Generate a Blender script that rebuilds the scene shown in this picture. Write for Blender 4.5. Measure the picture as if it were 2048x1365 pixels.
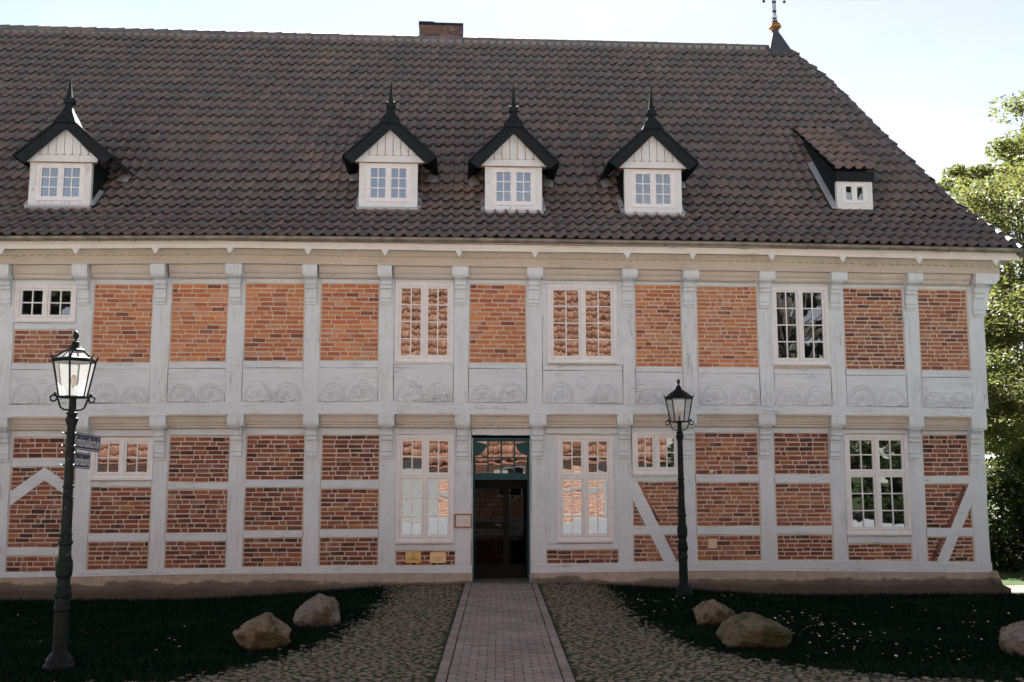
import bpy, bmesh, math, random
import numpy as np
from math import sin, cos, tan, pi, radians, sqrt, atan2, floor
from mathutils import Vector, Matrix, noise as mnoise

for o in list(bpy.data.objects): bpy.data.objects.remove(o, do_unlink=True)
sc = bpy.context.scene
COL = sc.collection
rnd = random.Random(7)
nprs = np.random.RandomState(5)

# ------------------------------------------------------------------ camera
FPX = 1991.0; PITCH = radians(7.2); YAW = radians(3.0)
CAM = np.array([0.0, -19.1, 2.18])
FW = np.array([sin(YAW)*cos(PITCH), cos(YAW)*cos(PITCH), sin(PITCH)])
RT = np.array([cos(YAW), -sin(YAW), 0.0]); UP = np.cross(RT, FW)
cd = bpy.data.cameras.new('camera'); cam = bpy.data.objects.new('camera', cd); COL.objects.link(cam)
cam.location = CAM
cam.rotation_euler = (pi/2 + PITCH, 0, -YAW)
cd.sensor_width = 36.0; cd.lens = FPX/2048*36.0; cd.clip_end = 2000; cd.clip_start = 0.1
sc.camera = cam
# ------------------------------------------------------------------ sky, sun, exposure
SUN_EL = radians(41); SUN_AZ = radians(0.5)          # behind the house
w = bpy.data.worlds.new('World'); sc.world = w; w.use_nodes = True
wn = w.node_tree; wn.nodes.clear()
wo = wn.nodes.new('ShaderNodeOutputWorld'); bg = wn.nodes.new('ShaderNodeBackground')
sky = wn.nodes.new('ShaderNodeTexSky'); sky.sky_type = 'NISHITA'; sky.sun_disc = False
sky.sun_elevation = SUN_EL; sky.sun_rotation = -SUN_AZ
sky.air_density = 1.0; sky.dust_density = 0.12; sky.ozone_density = 1.5; sky.altitude = 50
bg.inputs['Strength'].default_value = 0.05
# thin high haze over the whole sky: takes some of the blue out, in soft streaks
bw = wn.nodes.new('ShaderNodeRGBToBW'); hm = wn.nodes.new('ShaderNodeMix'); hm.data_type = 'RGBA'
tc = wn.nodes.new('ShaderNodeTexCoord'); mp = wn.nodes.new('ShaderNodeMapping'); mp.inputs['Scale'].default_value = (1.6, 1.6, 6.0)
cn = wn.nodes.new('ShaderNodeTexNoise'); cn.inputs['Scale'].default_value = 1.5; cn.inputs['Detail'].default_value = 6; cn.inputs['Distortion'].default_value = .6
cr = wn.nodes.new('ShaderNodeMapRange'); cr.inputs[1].default_value = .3; cr.inputs[2].default_value = .7; cr.inputs[3].default_value = .45; cr.inputs[4].default_value = .9
wn.links.new(tc.outputs['Generated'], mp.inputs[0]); wn.links.new(mp.outputs[0], cn.inputs['Vector']); wn.links.new(cn.outputs[0], cr.inputs[0])
wn.links.new(sky.outputs['Color'], bw.inputs[0]); wn.links.new(cr.outputs[0], hm.inputs[0]); wn.links.new(sky.outputs['Color'], hm.inputs[6]); wn.links.new(bw.outputs[0], hm.inputs[7])
wn.links.new(hm.outputs[2], bg.inputs['Color']); wn.links.new(bg.outputs[0], wo.inputs['Surface'])
sd = bpy.data.lights.new('sun', 'SUN'); sd.energy = 5.0; sd.angle = radians(0.5); sd.color = (1.0, 0.985, 0.955)
sun = bpy.data.objects.new('sun', sd); COL.objects.link(sun)
sdir = Vector((-sin(SUN_AZ)*cos(SUN_EL), cos(SUN_AZ)*cos(SUN_EL), sin(SUN_EL)))   # towards the sun
sun.rotation_euler = sdir.to_track_quat('Z', 'Y').to_euler(); sun.location = (-10, 40, 40)
vs = sc.view_settings
vs.view_transform = 'Standard'; vs.look = 'None'; vs.gamma = 1.0; vs.use_curve_mapping = False
vs.exposure = 2.3

# ------------------------------------------------------------------ pixel -> place
def ray(px, py): return FW + RT*(px-1024)/FPX + UP*(682.5-py)/FPX
def onY(px, py, Y):
    d = ray(px, py); t = (Y-CAM[1])/d[1]; return CAM + d*t
def proj(p):
    v = np.array(p)-CAM; k = v@FW; return 1024+FPX*(v@RT)/k, 682.5-FPX*(v@UP)/k
def ss(a, b, x):
    t = min(1, max(0, (x-a)/(b-a))); return t*t*(3-2*t)
XD = 0.795
def gz(x, y):
    return -0.23*ss(1.2, 6.0, abs(x-XD))*ss(-8.5, -1.0, y) if y < 1 else -0.23*ss(1.2, 6.0, abs(x-XD))
def gpix(px, py):
    d = ray(px, py); z = -0.1
    for _ in range(12):
        t = (z-CAM[2])/d[2]; p = CAM+d*t; z = gz(p[0], p[1])
    return p
def lerp(pts, x):
    if x <= pts[0][0]:
        a, b = pts[0], pts[1]
    elif x >= pts[-1][0]:
        a, b = pts[-2], pts[-1]
    else:
        for a, b in zip(pts, pts[1:]):
            if a[0] <= x <= b[0]: break
    return a[1]+(b[1]-a[1])*(x-a[0])/(b[0]-a[0])

# ------------------------------------------------------------------ materials
MAT = {}
class NT:
    def __init__(s, name):
        s.m = bpy.data.materials.new(name); s.m.use_nodes = True; s.t = s.m.node_tree; s.t.nodes.clear()
        s.out = s.t.nodes.new('ShaderNodeOutputMaterial'); MAT[name] = s.m
    def n(s, typ, **kw):
        nd = s.t.nodes.new(typ)
        for k, v in kw.items(): setattr(nd, k, v)
        return nd
    def l(s, a, b): s.t.links.new(a, b)
    def noise(s, co, scale, detail=4, rough=.55, sc3=None, dist=0):
        if sc3:
            mp = s.n('ShaderNodeMapping'); mp.inputs['Scale'].default_value = sc3; s.l(co, mp.inputs[0]); co = mp.outputs[0]
        t = s.n('ShaderNodeTexNoise'); t.inputs['Scale'].default_value = scale; t.inputs['Detail'].default_value = detail
        t.inputs['Roughness'].default_value = rough; t.inputs['Distortion'].default_value = dist
        s.l(co, t.inputs['Vector']); return t.outputs['Fac']
    def ramp(s, fac, stops, interp='LINEAR'):
        r = s.n('ShaderNodeValToRGB'); r.color_ramp.interpolation = interp; e = r.color_ramp.elements
        while len(e) < len(stops): e.new(.5)
        for q, (p, c) in zip(e, stops):
            q.position = p; q.color = (c[0], c[1], c[2], 1) if hasattr(c, '__len__') else (c, c, c, 1)
        s.l(fac, r.inputs[0]); return r.outputs[0]
    def mix(s, fac, a, b, typ='MIX'):
        m = s.n('ShaderNodeMix', data_type='RGBA', blend_type=typ)
        for i, v in ((0, fac), (6, a), (7, b)):
            if hasattr(v, 'is_linked'): s.l(v, m.inputs[i])
            elif hasattr(v, '__len__'): m.inputs[i].default_value = (v[0], v[1], v[2], 1)
            else: m.inputs[i].default_value = v
        return m.outputs[2]
    def math(s, op, a, b=None):
        m = s.n('ShaderNodeMath', operation=op)
        for i, v in ((0, a), (1, b)):
            if v is None: continue
            if hasattr(v, 'is_linked'): s.l(v, m.inputs[i])
            else: m.inputs[i].default_value = v
        return m.outputs[0]
    def bump(s, h, dist=.01, strength=1.0):
        b = s.n('ShaderNodeBump'); b.inputs['Distance'].default_value = dist; b.inputs['Strength'].default_value = strength
        s.l(h, b.inputs['Height']); return b.outputs[0]
    def pbsdf(s, col, rough=.8, metal=0, normal=None, spec=.5):
        p = s.n('ShaderNodeBsdfPrincipled')
        for k, v in (('Base Color', col), ('Roughness', rough), ('Metallic', metal), ('Specular IOR Level', spec)):
            if hasattr(v, 'is_linked'): s.l(v, p.inputs[k])
            elif hasattr(v, '__len__'): p.inputs[k].default_value = (v[0], v[1], v[2], 1)
            else: p.inputs[k].default_value = v
        if normal is not None: s.l(normal, p.inputs['Normal'])
        s.l(p.outputs[0], s.out.inputs[0]); return p
    def obj(s): return s.n('ShaderNodeTexCoord').outputs['Object']
    def pos(s): return s.n('ShaderNodeNewGeometry').outputs['Position']
    def rv(s):
        a = s.n('ShaderNodeAttribute'); a.attribute_name = 'rnd'; o = s.n('ShaderNodeObjectInfo')
        return s.math('FRACT', s.math('ADD', a.outputs['Fac'], o.outputs['Random']))

def paint(name, sc3, c1, c2, dirt=(.30, .25, .19)):
    m = NT(name); co = m.pos()
    g = m.noise(co, 1.0, 6, .65, sc3=sc3)
    big = m.noise(co, .9, 4, .6)
    col = m.mix(m.ramp(big, [(.3, 0), (.7, 1)]), c1, c2)
    col = m.mix(m.math('MULTIPLY', m.ramp(g, [(.48, 0), (.70, 1)]), m.ramp(m.noise(co, 1.3, 4, .6), [(.35, .05), (.65, .34)])), col, dirt)
    col = m.mix(m.math('MULTIPLY', m.ramp(m.noise(co, 3.5, 6, .75), [(.50, 0), (.74, 1)]), .26), col, tuple(v*.68 for v in c1))
    crack = m.ramp(m.noise(co, 1.0, 3, .5, sc3=tuple(v*.55 for v in sc3)), [(.486, 0), (.5, 1), (.514, 0)])
    patch = m.ramp(m.noise(co, 1.7, 2), [(.53, 0), (.63, 1)])
    ck = m.math('MULTIPLY', crack, patch)
    col = m.mix(m.math('MULTIPLY', ck, .6), col, (.12, .10, .085))
    spots = m.ramp(m.noise(co, 14, 3, .6), [(.66, 0), (.75, 1)])
    col = m.mix(m.math('MULTIPLY', spots, .35), col, (.28, .25, .21))
    h = m.math('SUBTRACT', g, m.math('MULTIPLY', ck, .7))
    m.pbsdf(col, .72, normal=m.bump(h, .008, .7), spec=.3)
G1, G2 = (.61, .675, .715), (.70, .765, .805)
paint('paint_post', (22, 22, 1.6), G1, G2)
paint('paint_beam', (1.6, 22, 22), G1, G2)
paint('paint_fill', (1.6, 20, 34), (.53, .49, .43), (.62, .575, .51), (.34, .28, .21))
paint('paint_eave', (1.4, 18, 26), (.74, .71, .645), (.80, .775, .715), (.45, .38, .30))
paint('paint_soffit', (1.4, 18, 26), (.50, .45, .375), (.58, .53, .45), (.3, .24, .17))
paint('paint_dormer', (16, 16, 1.5), (.68, .71, .715), (.75, .78, .785), (.42, .40, .36))
m = NT('white_frame'); co = m.pos()
m.pbsdf(m.mix(m.ramp(m.noise(co, 9, 4), [(.35, 0), (.7, 1)]), (.80, .81, .815), (.72, .73, .735)), .45, spec=.4)

def brick_mat(name, stops):
    m = NT(name); r = m.rv(); co = m.pos()
    col = m.ramp(r, stops, 'CONSTANT')
    n1 = m.noise(co, 26, 5, .65); n2 = m.noise(co, 5, 3)
    col = m.mix(m.math('MULTIPLY', m.ramp(n1, [(.35, 0), (.7, 1)]), .5), col, m.mix(.5, col, (.10, .05, .04)))
    col = m.mix(m.math('MULTIPLY', m.ramp(n2, [(.55, 0), (.75, 1)]), .35), col, (.46, .33, .25))
    hs = m.n('ShaderNodeHueSaturation'); hs.inputs['Saturation'].default_value = .95; m.l(col, hs.inputs['Color']); col = hs.outputs[0]
    wide = m.noise(co, .55, 3, .5)
    col = m.mix(m.math('MULTIPLY', m.ramp(wide, [(.42, 0), (.62, 1)]), .42), col, m.mix(.55, col, (.16, .075, .055)))
    eff = m.math('MULTIPLY', m.ramp(m.noise(co, 2.3, 5, .7), [(.56, 0), (.70, 1)]), .35)
    col = m.mix(eff, col, (.50, .41, .33))
    m.pbsdf(col, .9, normal=m.bump(m.noise(co, 60, 4, .7), .006, .8), spec=.2)
O = [(.62, .215, .07), (.70, .28, .10), (.54, .165, .06), (.45, .135, .065), (.24, .09, .06), (.62, .31, .18)]
brick_mat('brick_orange', [(0, O[0]), (.2, O[1]), (.36, O[2]), (.55, O[3]), (.70, O[0]), (.84, O[4]), (.91, O[5])])
brick_mat('brick_soot_gloom', [(0, (.13, .075, .065)), (.3, (.18, .10, .085)), (.6, (.09, .065, .062)), (.8, (.15, .09, .08))])  # dark chimney brick; in the porch its dark tones stand in for shade
brick_mat('brick_red', [(0, (.36, .12, .065)), (.2, (.43, .155, .075)), (.38, (.30, .095, .06)), (.54, (.21, .075, .055)), (.66, (.38, .165, .11)), (.78, (.12, .06, .055)), (.88, (.45, .19, .085))])
brick_mat('brick_dark', [(0, (.27, .082, .048)), (.22, (.21, .065, .043)), (.40, (.33, .105, .055)), (.55, (.125, .05, .04)), (.70, (.06, .036, .036)), (.80, (.30, .125, .085)), (.90, (.40, .16, .055)), (.95, (.17, .065, .045))])
m = NT('mortar'); co = m.pos()
m.pbsdf(m.mix(m.noise(co, 7, 4), (.52, .45, .36), (.68, .60, .50)), .95, normal=m.bump(m.noise(co, 70, 3), .006), spec=.1)

def tile_mat(name, stops, moss, sheen=.55):
    m = NT(name); r = m.rv(); co = m.pos()
    col = m.ramp(r, stops, 'LINEAR')
    n = m.noise(co, 14, 5, .7)
    col = m.mix(m.math('MULTIPLY', m.ramp(n, [(.4, 0), (.7, 1)]), .45), col, tuple(c*.55 for c in stops[0][1]))
    big = m.noise(co, .55, 4, .6)
    col = m.mix(m.math('MULTIPLY', m.ramp(big, [(.42, 0), (.66, 1)]), .6), col, moss)
    stre = m.ramp(m.noise(co, 1.0, 4, .6, sc3=(3.2, .5, .5)), [(.55, 0), (.72, 1)])
    col = m.mix(m.math('MULTIPLY', stre, .35), col, tuple(c*.45 for c in stops[0][1]))
    mossy = m.ramp(m.noise(co, 3.1, 5, .75), [(.62, 0), (.70, 1)])
    col = m.mix(m.math('MULTIPLY', mossy, .45), col, (.085, .085, .05))
    lich = m.ramp(m.noise(co, 9, 3, .7), [(.70, 0), (.76, 1)])
    col = m.mix(m.math('MULTIPLY', lich, .5), col, (.22, .19, .12))
    m.pbsdf(col, .58, normal=m.bump(m.noise(co, 45, 4), .005), spec=.35)
tile_mat('roof_tile_skylit', [(0, (.22, .175, .158)), (.5, (.28, .21, .185)), (1, (.20, .17, .16))], (.2, .17, .16))  # paler reddish tile; extra sky light on the flatter slope put into the colour
tile_mat('roof_tile', [(0, (.152, .140, .138)), (.22, (.20, .172, .162)), (.45, (.125, .125, .132)), (.7, (.225, .182, .167)), (.86, (.145, .137, .138)), (1, (.178, .160, .155))], (.105, .108, .115))
tile_mat('orange_tile', [(0, (.33, .15, .085)), (.3, (.26, .115, .065)), (.6, (.38, .19, .11)), (1, (.29, .13, .075))], (.26, .13, .085), .8)
m = NT('ridge_mortar'); m.pbsdf((.24, .215, .19), .95)
m = NT('slate'); co = m.pos()
m.pbsdf(m.mix(m.noise(co, 8, 4), (.009, .013, .0155), (.019, .026, .029)), .7, normal=m.bump(m.noise(co, 30, 3), .004), spec=.15)
m = NT('lead'); co = m.pos()
m.pbsdf(m.mix(m.noise(co, 9, 4), (.34, .37, .40), (.50, .54, .58)), .5, metal=.2, spec=.4)
m = NT('gutter_zinc'); co = m.pos()
m.pbsdf(m.mix(m.ramp(m.noise(co, 4, 5), [(.35, 0), (.65, 1)]), (.16, .145, .115), (.30, .27, .215)), .5, metal=.35)
m = NT('plinth'); co = m.pos()
sep = m.n('ShaderNodeSeparateXYZ'); m.l(co, sep.inputs[0])
n1 = m.noise(co, .8, 5, .65, sc3=(1, 1, 3)); n2 = m.noise(co, 6, 5, .7)
wet = m.math('ADD', m.math('MULTIPLY', sep.outputs['Z'], -2.6), m.math('MULTIPLY', n1, 1.1))
c = m.mix(m.ramp(n2, [(.3, 0), (.7, 1)]), (.47, .40, .33), (.33, .27, .21))
c = m.mix(m.ramp(m.math('ADD', wet, m.math('MULTIPLY', m.noise(co, 9, 4, .7), .22)), [(.44, 0), (.52, .72), (.9, 1)]), c, m.mix(n2, (.065, .053, .043), (.13, .105, .085)))
m.pbsdf(c, .9, normal=m.bump(n2, .02, .6), spec=.2)
m = NT('iron_green'); co = m.obj()
rust = m.math('MULTIPLY', m.ramp(m.noise(co, 7, 5, .7), [(.62, 0), (.68, 1)]), .65)
m.pbsdf(m.mix(rust, m.mix(m.noise(co, 12, 3), (.004, .009, .009), (.009, .016, .015)), (.16, .12, .095)), m.ramp(m.noise(co, 20, 3), [(.3, .38), (.7, .6)]), normal=m.bump(m.noise(co, 60, 3), .003), spec=.14)
m = NT('iron_black'); m.pbsdf((.012, .013, .016), .5)
m = NT('gilding'); co = m.pos(); m.pbsdf(m.mix(m.noise(co, 10, 3), (.55, .28, .08), (.35, .17, .06)), .38, metal=.85)
m = NT('brass'); co = m.pos(); m.pbsdf(m.mix(m.noise(co, 25, 3), (.52, .40, .17), (.44, .33, .13)), .4, metal=.7)
m = NT('brass_pale'); co = m.pos(); m.pbsdf(m.mix(m.noise(co, 25, 3), (.80, .62, .36), (.72, .54, .30)), .55, metal=.35)
m = NT('engraving'); m.pbsdf((.20, .14, .06), .6)
m = NT('verdigris'); m.pbsdf((.12, .30, .22), .6)
m = NT('enamel_blue'); m.pbsdf((.012, .022, .07), .25)
m = NT('enamel_white'); m.pbsdf((.60, .60, .59), .45)
m = NT('chrome'); m.pbsdf((.30, .28, .25), .55, metal=.6)
m = NT('frame_wood'); co = m.pos(); m.pbsdf(m.mix(m.noise(co, 1, 4, sc3=(10, 40, 60)), (.22, .085, .035), (.33, .14, .06)), .45)
m = NT('paper'); m.pbsdf((.74, .70, .69), .6)
m = NT('ink'); m.pbsdf((.34, .31, .32), .7)
m = NT('cream_tile'); m.pbsdf((.66, .53, .38), .5)
m = NT('door_teal'); co = m.pos(); m.pbsdf(m.mix(m.noise(co, 6, 4), (.008, .050, .062), (.014, .070, .084)), .5, spec=.2)
m = NT('door_dark'); m.pbsdf((.004, .008, .008), .6, spec=.15)
m = NT('dark_room'); m.pbsdf((.012, .010, .009), .9, spec=.1)  # near-black colour stands in for the unlit porch
m = NT('stone_step'); co = m.pos(); m.pbsdf(m.mix(m.noise(co, 9, 4), (.10, .085, .075), (.17, .15, .13)), .85)

def glass(name, fac, dist, base=(.008, .009, .009)):
    m = NT(name); co = m.pos()
    nb = m.bump(m.noise(co, 5.0, .6, .4), dist, 1.0)
    d = m.n('ShaderNodeBsdfDiffuse'); d.inputs[0].default_value = (*base, 1)
    g = m.n('ShaderNodeBsdfGlossy'); g.inputs['Roughness'].default_value = .012; g.inputs[0].default_value = (.96, .97, 1, 1)
    m.l(nb, g.inputs['Normal'])
    lw = m.n('ShaderNodeFresnel'); lw.inputs[0].default_value = 1.5
    f = m.math('ADD', m.math('MULTIPLY', lw.outputs[0], .9 if fac > .01 else .3), fac)
    mx = m.n('ShaderNodeMixShader'); m.l(f, mx.inputs[0]); m.l(d.outputs[0], mx.inputs[1]); m.l(g.outputs[0], mx.inputs[2])
    m.l(mx.outputs[0], m.out.inputs[0])
glass('window_glass', .14, .0004)
glass('dormer_glass', .26, .0006)
glass('door_glass', .0, .0006, (.005, .0045, .0045))
m = NT('door_glass2'); tr = m.n('ShaderNodeBsdfTransparent'); tr.inputs[0].default_value = (.42, .43, .43, 1); gl = m.n('ShaderNodeBsdfGlossy'); gl.inputs['Roughness'].default_value = .02  # grey tint darkens the porch seen through the door panes
fz = m.n('ShaderNodeFresnel'); fz.inputs[0].default_value = 1.45; mx = m.n('ShaderNodeMixShader'); m.l(m.math('MULTIPLY', fz.outputs[0], .15), mx.inputs[0]); m.l(tr.outputs[0], mx.inputs[1]); m.l(gl.outputs[0], mx.inputs[2]); m.l(mx.outputs[0], m.out.inputs[0])
m = NT('lamp_glass')
tr = m.n('ShaderNodeBsdfTransparent'); tl = m.n('ShaderNodeBsdfTranslucent'); tl.inputs[0].default_value = (.8, .78, .76, 1)
df = m.n('ShaderNodeBsdfDiffuse'); df.inputs[0].default_value = (.55, .5, .44, 1)
gl = m.n('ShaderNodeBsdfGlossy'); gl.inputs['Roughness'].default_value = .04
a1 = m.n('ShaderNodeMixShader'); a1.inputs[0].default_value = .3; m.l(tl.outputs[0], a1.inputs[1]); m.l(df.outputs[0], a1.inputs[2])
a2 = m.n('ShaderNodeMixShader'); a2.inputs[0].default_value = .34; m.l(tr.outputs[0], a2.inputs[1]); m.l(a1.outputs[0], a2.inputs[2])
a3 = m.n('ShaderNodeMixShader'); a3.inputs[0].default_value = .07; m.l(a2.outputs[0], a3.inputs[1]); m.l(gl.outputs[0], a3.inputs[2])
m.l(a3.outputs[0], m.out.inputs[0])
m = NT('bulb'); m.pbsdf((.8, .62, .36), .3)

def rock_mat(name, c1, c2, c3):
    m = NT(name); co = m.obj()
    n = m.noise(co, 5, 6, .7); n2 = m.noise(co, 2.2, 4, .6)
    c = m.mix(m.ramp(n, [(.3, 0), (.7, 1)]), c1, c2)
    c = m.mix(m.ramp(n2, [(.46, 0), (.56, 1)]), c, c3)
    c = m.mix(m.ramp(m.noise(co, 13, 6, .75), [(.52, 0), (.66, .8)]), c, (.07, .06, .045))
    c = m.mix(m.math('MULTIPLY', m.ramp(m.noise(co, 24, 3), [(.60, 0), (.7, 1)]), .5), c, (.40, .37, .30))
    m.pbsdf(c, .9, normal=m.bump(m.noise(co, 11, 9, .8), .09, 1.0), spec=.2)
rock_mat('rock_ochre', (.25, .19, .12), (.42, .35, .26), (.11, .085, .04))
rock_mat('rock_grey', (.28, .235, .20), (.44, .385, .335), (.19, .155, .115))
rock_mat('rock_moss', (.17, .15, .085), (.27, .23, .15), (.075, .085, .032))

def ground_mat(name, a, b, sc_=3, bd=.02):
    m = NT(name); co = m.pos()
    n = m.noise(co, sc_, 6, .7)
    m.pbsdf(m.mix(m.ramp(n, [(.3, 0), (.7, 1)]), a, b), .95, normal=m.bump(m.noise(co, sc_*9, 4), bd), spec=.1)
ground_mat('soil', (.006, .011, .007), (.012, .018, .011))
ground_mat('far_grass', (.035, .060, .018), (.06, .085, .026), 2)
ground_mat('bedding', (.035, .042, .020), (.07, .066, .038), 6)
ground_mat('joint_sand', (.022, .019, .016), (.045, .04, .03), 9)
ground_mat('gravel', (.22, .19, .165), (.30, .265, .23), 12)
ground_mat('yard', (.44, .45, .455), (.54, .55, .555), 8, .03)
m = NT('cobble'); r = m.rv(); co = m.pos()
c = m.ramp(r, [(0, (0.190, 0.151, 0.113)), (.2, (0.283, 0.241, 0.193)), (.4, (0.161, 0.142, 0.126)), (.6, (0.360, 0.294, 0.226)), (.8, (0.227, 0.160, 0.121)), (1, (0.397, 0.339, 0.275))])
m.pbsdf(m.mix(m.math('MULTIPLY', m.noise(co, 22, 5, .7), .85), c, m.mix(m.ramp(m.noise(co, .9, 4, .6), [(.42, 0), (.60, 1)]), (.085, .075, .062), (.060, .066, .030))), .8, normal=m.bump(m.noise(co, 40, 4), .006), spec=.3)
m = NT('paver'); r = m.rv(); co = m.pos()
c = m.ramp(r, [(0, (0.312, 0.242, 0.217)), (.3, (0.373, 0.295, 0.262)), (.6, (0.282, 0.227, 0.209)), (.85, (0.423, 0.342, 0.302)), (1, (0.343, 0.263, 0.232))])
c = m.mix(m.math('MULTIPLY', m.ramp(m.noise(co, 1.1, 5, .65), [(.42, 0), (.66, 1)]), .45), c, (.12, .105, .09))
m.pbsdf(m.mix(m.math('MULTIPLY', m.noise(co, 18, 4), .45), c, (.17, .14, .132)), .85, normal=m.bump(m.noise(co, 50, 3), .004), spec=.25)
def leaf_mat(name, stops, trans=.45):
    m = NT(name); r = m.rv()
    c = m.ramp(r, stops)
    d = m.n('ShaderNodeBsdfPrincipled'); m.l(c, d.inputs['Base Color']); d.inputs['Roughness'].default_value = .5; d.inputs['Specular IOR Level'].default_value = .3 if 'leaf' in name else .03; d.inputs['Roughness'].default_value = .5 if 'leaf' in name else .9
    t = m.n('ShaderNodeBsdfTranslucent'); m.l(m.mix(.6 if 'leaf' in name else 0.0, c, (.23, .25, .06), 'MIX'), t.inputs[0])
    mx = m.n('ShaderNodeMixShader'); mx.inputs[0].default_value = trans
    m.l(d.outputs[0], mx.inputs[1]); m.l(t.outputs[0], mx.inputs[2]); m.l(mx.outputs[0], m.out.inputs[0])
leaf_mat('leaf_light', [(0, (.085, .098, .036)), (.5, (.13, .14, .052)), (1, (.19, .185, .085))])
leaf_mat('leaf_mid', [(0, (.045, .075, .016)), (.5, (.065, .10, .022)), (1, (.09, .12, .03))])
leaf_mat('leaf_dark', [(0, (.02, .034, .012)), (.5, (.03, .05, .016)), (1, (.045, .062, .022))], .2)
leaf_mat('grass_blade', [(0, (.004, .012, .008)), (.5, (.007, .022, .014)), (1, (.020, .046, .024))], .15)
m = NT('bark'); co = m.pos()
m.pbsdf(m.mix(m.noise(co, 3, 5, sc3=(4, 4, 1)), (.05, .042, .033), (.10, .085, .07)), .95, normal=m.bump(m.noise(co, 8, 5), .03))
m = NT('petal'); m.pbsdf((.8, .8, .78), .6)
m = NT('far_brick'); bt = m.n('ShaderNodeTexBrick'); mp = m.n('ShaderNodeMapping'); mp.inputs['Rotation'].default_value = (pi/2, 0, 0); m.l(m.pos(), mp.inputs[0]); m.l(mp.outputs[0], bt.inputs['Vector'])
bt.inputs['Color1'].default_value = (.34, .14, .085, 1); bt.inputs['Color2'].default_value = (.44, .20, .12, 1); bt.inputs['Mortar'].default_value = (.50, .44, .37, 1); bt.inputs['Scale'].default_value = 1.0
bt.inputs['Brick Width'].default_value = .30; bt.inputs['Row Height'].default_value = .12; bt.inputs['Mortar Size'].default_value = .014; m.pbsdf(bt.outputs['Color'], .9, spec=.1)
m = NT('plaster_grey'); m.pbsdf((.27, .27, .255), .9)
m = NT('white_plaster'); co = m.pos(); m.pbsdf(m.mix(m.noise(co, 3, 4), (.70, .67, .62), (.78, .75, .70)), .9)

# ------------------------------------------------------------------ mesh helpers
def tag(o, label=None, cat=None, group=None, kind=None):
    if label: o['label'] = label
    if cat: o['category'] = cat
    if group: o['group'] = group
    if kind: o['kind'] = kind
    return o
def empty(name, loc, rz=0):
    o = bpy.data.objects.new(name, None); COL.objects.link(o); o.location = loc; o.rotation_euler = (0, 0, rz); o.empty_display_size = .2
    return o
def link(name, me, parent=None, loc=None):
    o = bpy.data.objects.new(name, me); COL.objects.link(o)
    if parent is not None: o.parent = parent
    if loc is not None: o.location = loc
    return o
class MB:
    def __init__(s): s.v = []; s.f = []; s.r = []; s.mi = []
    def add(s, vs_, fs, r=0.0, mi=0):
        b = len(s.v); s.v += [tuple(q) for q in vs_]
        for f in fs: s.f.append(tuple(i+b for i in f)); s.r.append(r); s.mi.append(mi)
    def box(s, x0, x1, y0, y1, z0, z1, r=0.0, mi=0):
        s.add([(x0, y0, z0), (x1, y0, z0), (x1, y1, z0), (x0, y1, z0), (x0, y0, z1), (x1, y0, z1), (x1, y1, z1), (x0, y1, z1)],
              [(0, 3, 2, 1), (4, 5, 6, 7), (0, 1, 5, 4), (1, 2, 6, 5), (2, 3, 7, 6), (3, 0, 4, 7)], r, mi)
    def prism(s, poly, y0, y1, axis='y', r=0.0, mi=0):
        """extrude a polygon; poly in (x,z) for axis y, (y,z) for axis x"""
        n = len(poly)
        if axis == 'y': A = [(a, y0, b) for a, b in poly]; B = [(a, y1, b) for a, b in poly]
        else: A = [(y0, a, b) for a, b in poly]; B = [(y1, a, b) for a, b in poly]
        s.add(A+B, [tuple(range(n)), tuple(range(2*n-1, n-1, -1))]+[(i, i+n, (i+1) % n+n, (i+1) % n) for i in range(n)], r, mi)
    def lathe(s, prof, n=16, c=(0, 0), rot=0, r=0.0, mi=0, square=False):
        V = []; Fc = []
        for (rad, z) in prof:
            for k in range(n):
                a = rot+2*pi*k/n; V.append((c[0]+rad*cos(a), c[1]+rad*sin(a), z))
        for j in range(len(prof)-1):
            for k in range(n):
                k2 = (k+1) % n; Fc.append((j*n+k, j*n+k2, (j+1)*n+k2, (j+1)*n+k))
        Fc.append(tuple(range(n-1, -1, -1))); Fc.append(tuple((len(prof)-1)*n+k for k in range(n)))
        s.add(V, Fc, r, mi)
    def tube(s, pts, rads, n=6, r=0.0, mi=0):
        V = []; Fc = []; P = [Vector(p) for p in pts]
        if not hasattr(rads, '__len__'): rads = [rads]*len(P)
        for i, p in enumerate(P):
            t = (P[min(i+1, len(P)-1)]-P[max(i-1, 0)]).normalized()
            u = t.cross(Vector((0, 0, 1)))
            if u.length < .05: u = t.cross(Vector((1, 0, 0)))
            u.normalize(); v = t.cross(u)
            for k in range(n):
                a = 2*pi*k/n; V.append(tuple(p+(u*cos(a)+v*sin(a))*rads[i]))
        for j in range(len(P)-1):
            for k in range(n):
                k2 = (k+1) % n; Fc.append((j*n+k, (j+1)*n+k, (j+1)*n+k2, j*n+k2))
        Fc.append(tuple(range(n))); Fc.append(tuple((len(P)-1)*n+k for k in range(n-1, -1, -1)))
        s.add(V, Fc, r, mi)
    def mesh(s, name, mats, smooth=False, fix=True):
        me = bpy.data.meshes.new(name); me.from_pydata(s.v, [], s.f)
        if isinstance(mats, str): mats = [mats]
        for q in mats: me.materials.append(MAT[q])
        if len(mats) > 1: me.polygons.foreach_set('material_index', s.mi)
        if any(s.r):
            at = me.attributes.new('rnd', 'FLOAT', 'FACE'); at.data.foreach_set('value', s.r)
        if smooth: me.polygons.foreach_set('use_smooth', [True]*len(s.f))
        if fix:
            bm = bmesh.new(); bm.from_mesh(me); bmesh.ops.recalc_face_normals(bm, faces=bm.faces); bm.to_mesh(me); bm.free()
        me.update(); return me
    def build(s, name, mats, parent=None, loc=None, smooth=False, fix=True):
        return link(name, s.mesh(name, mats, smooth, fix), parent, loc)
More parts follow.
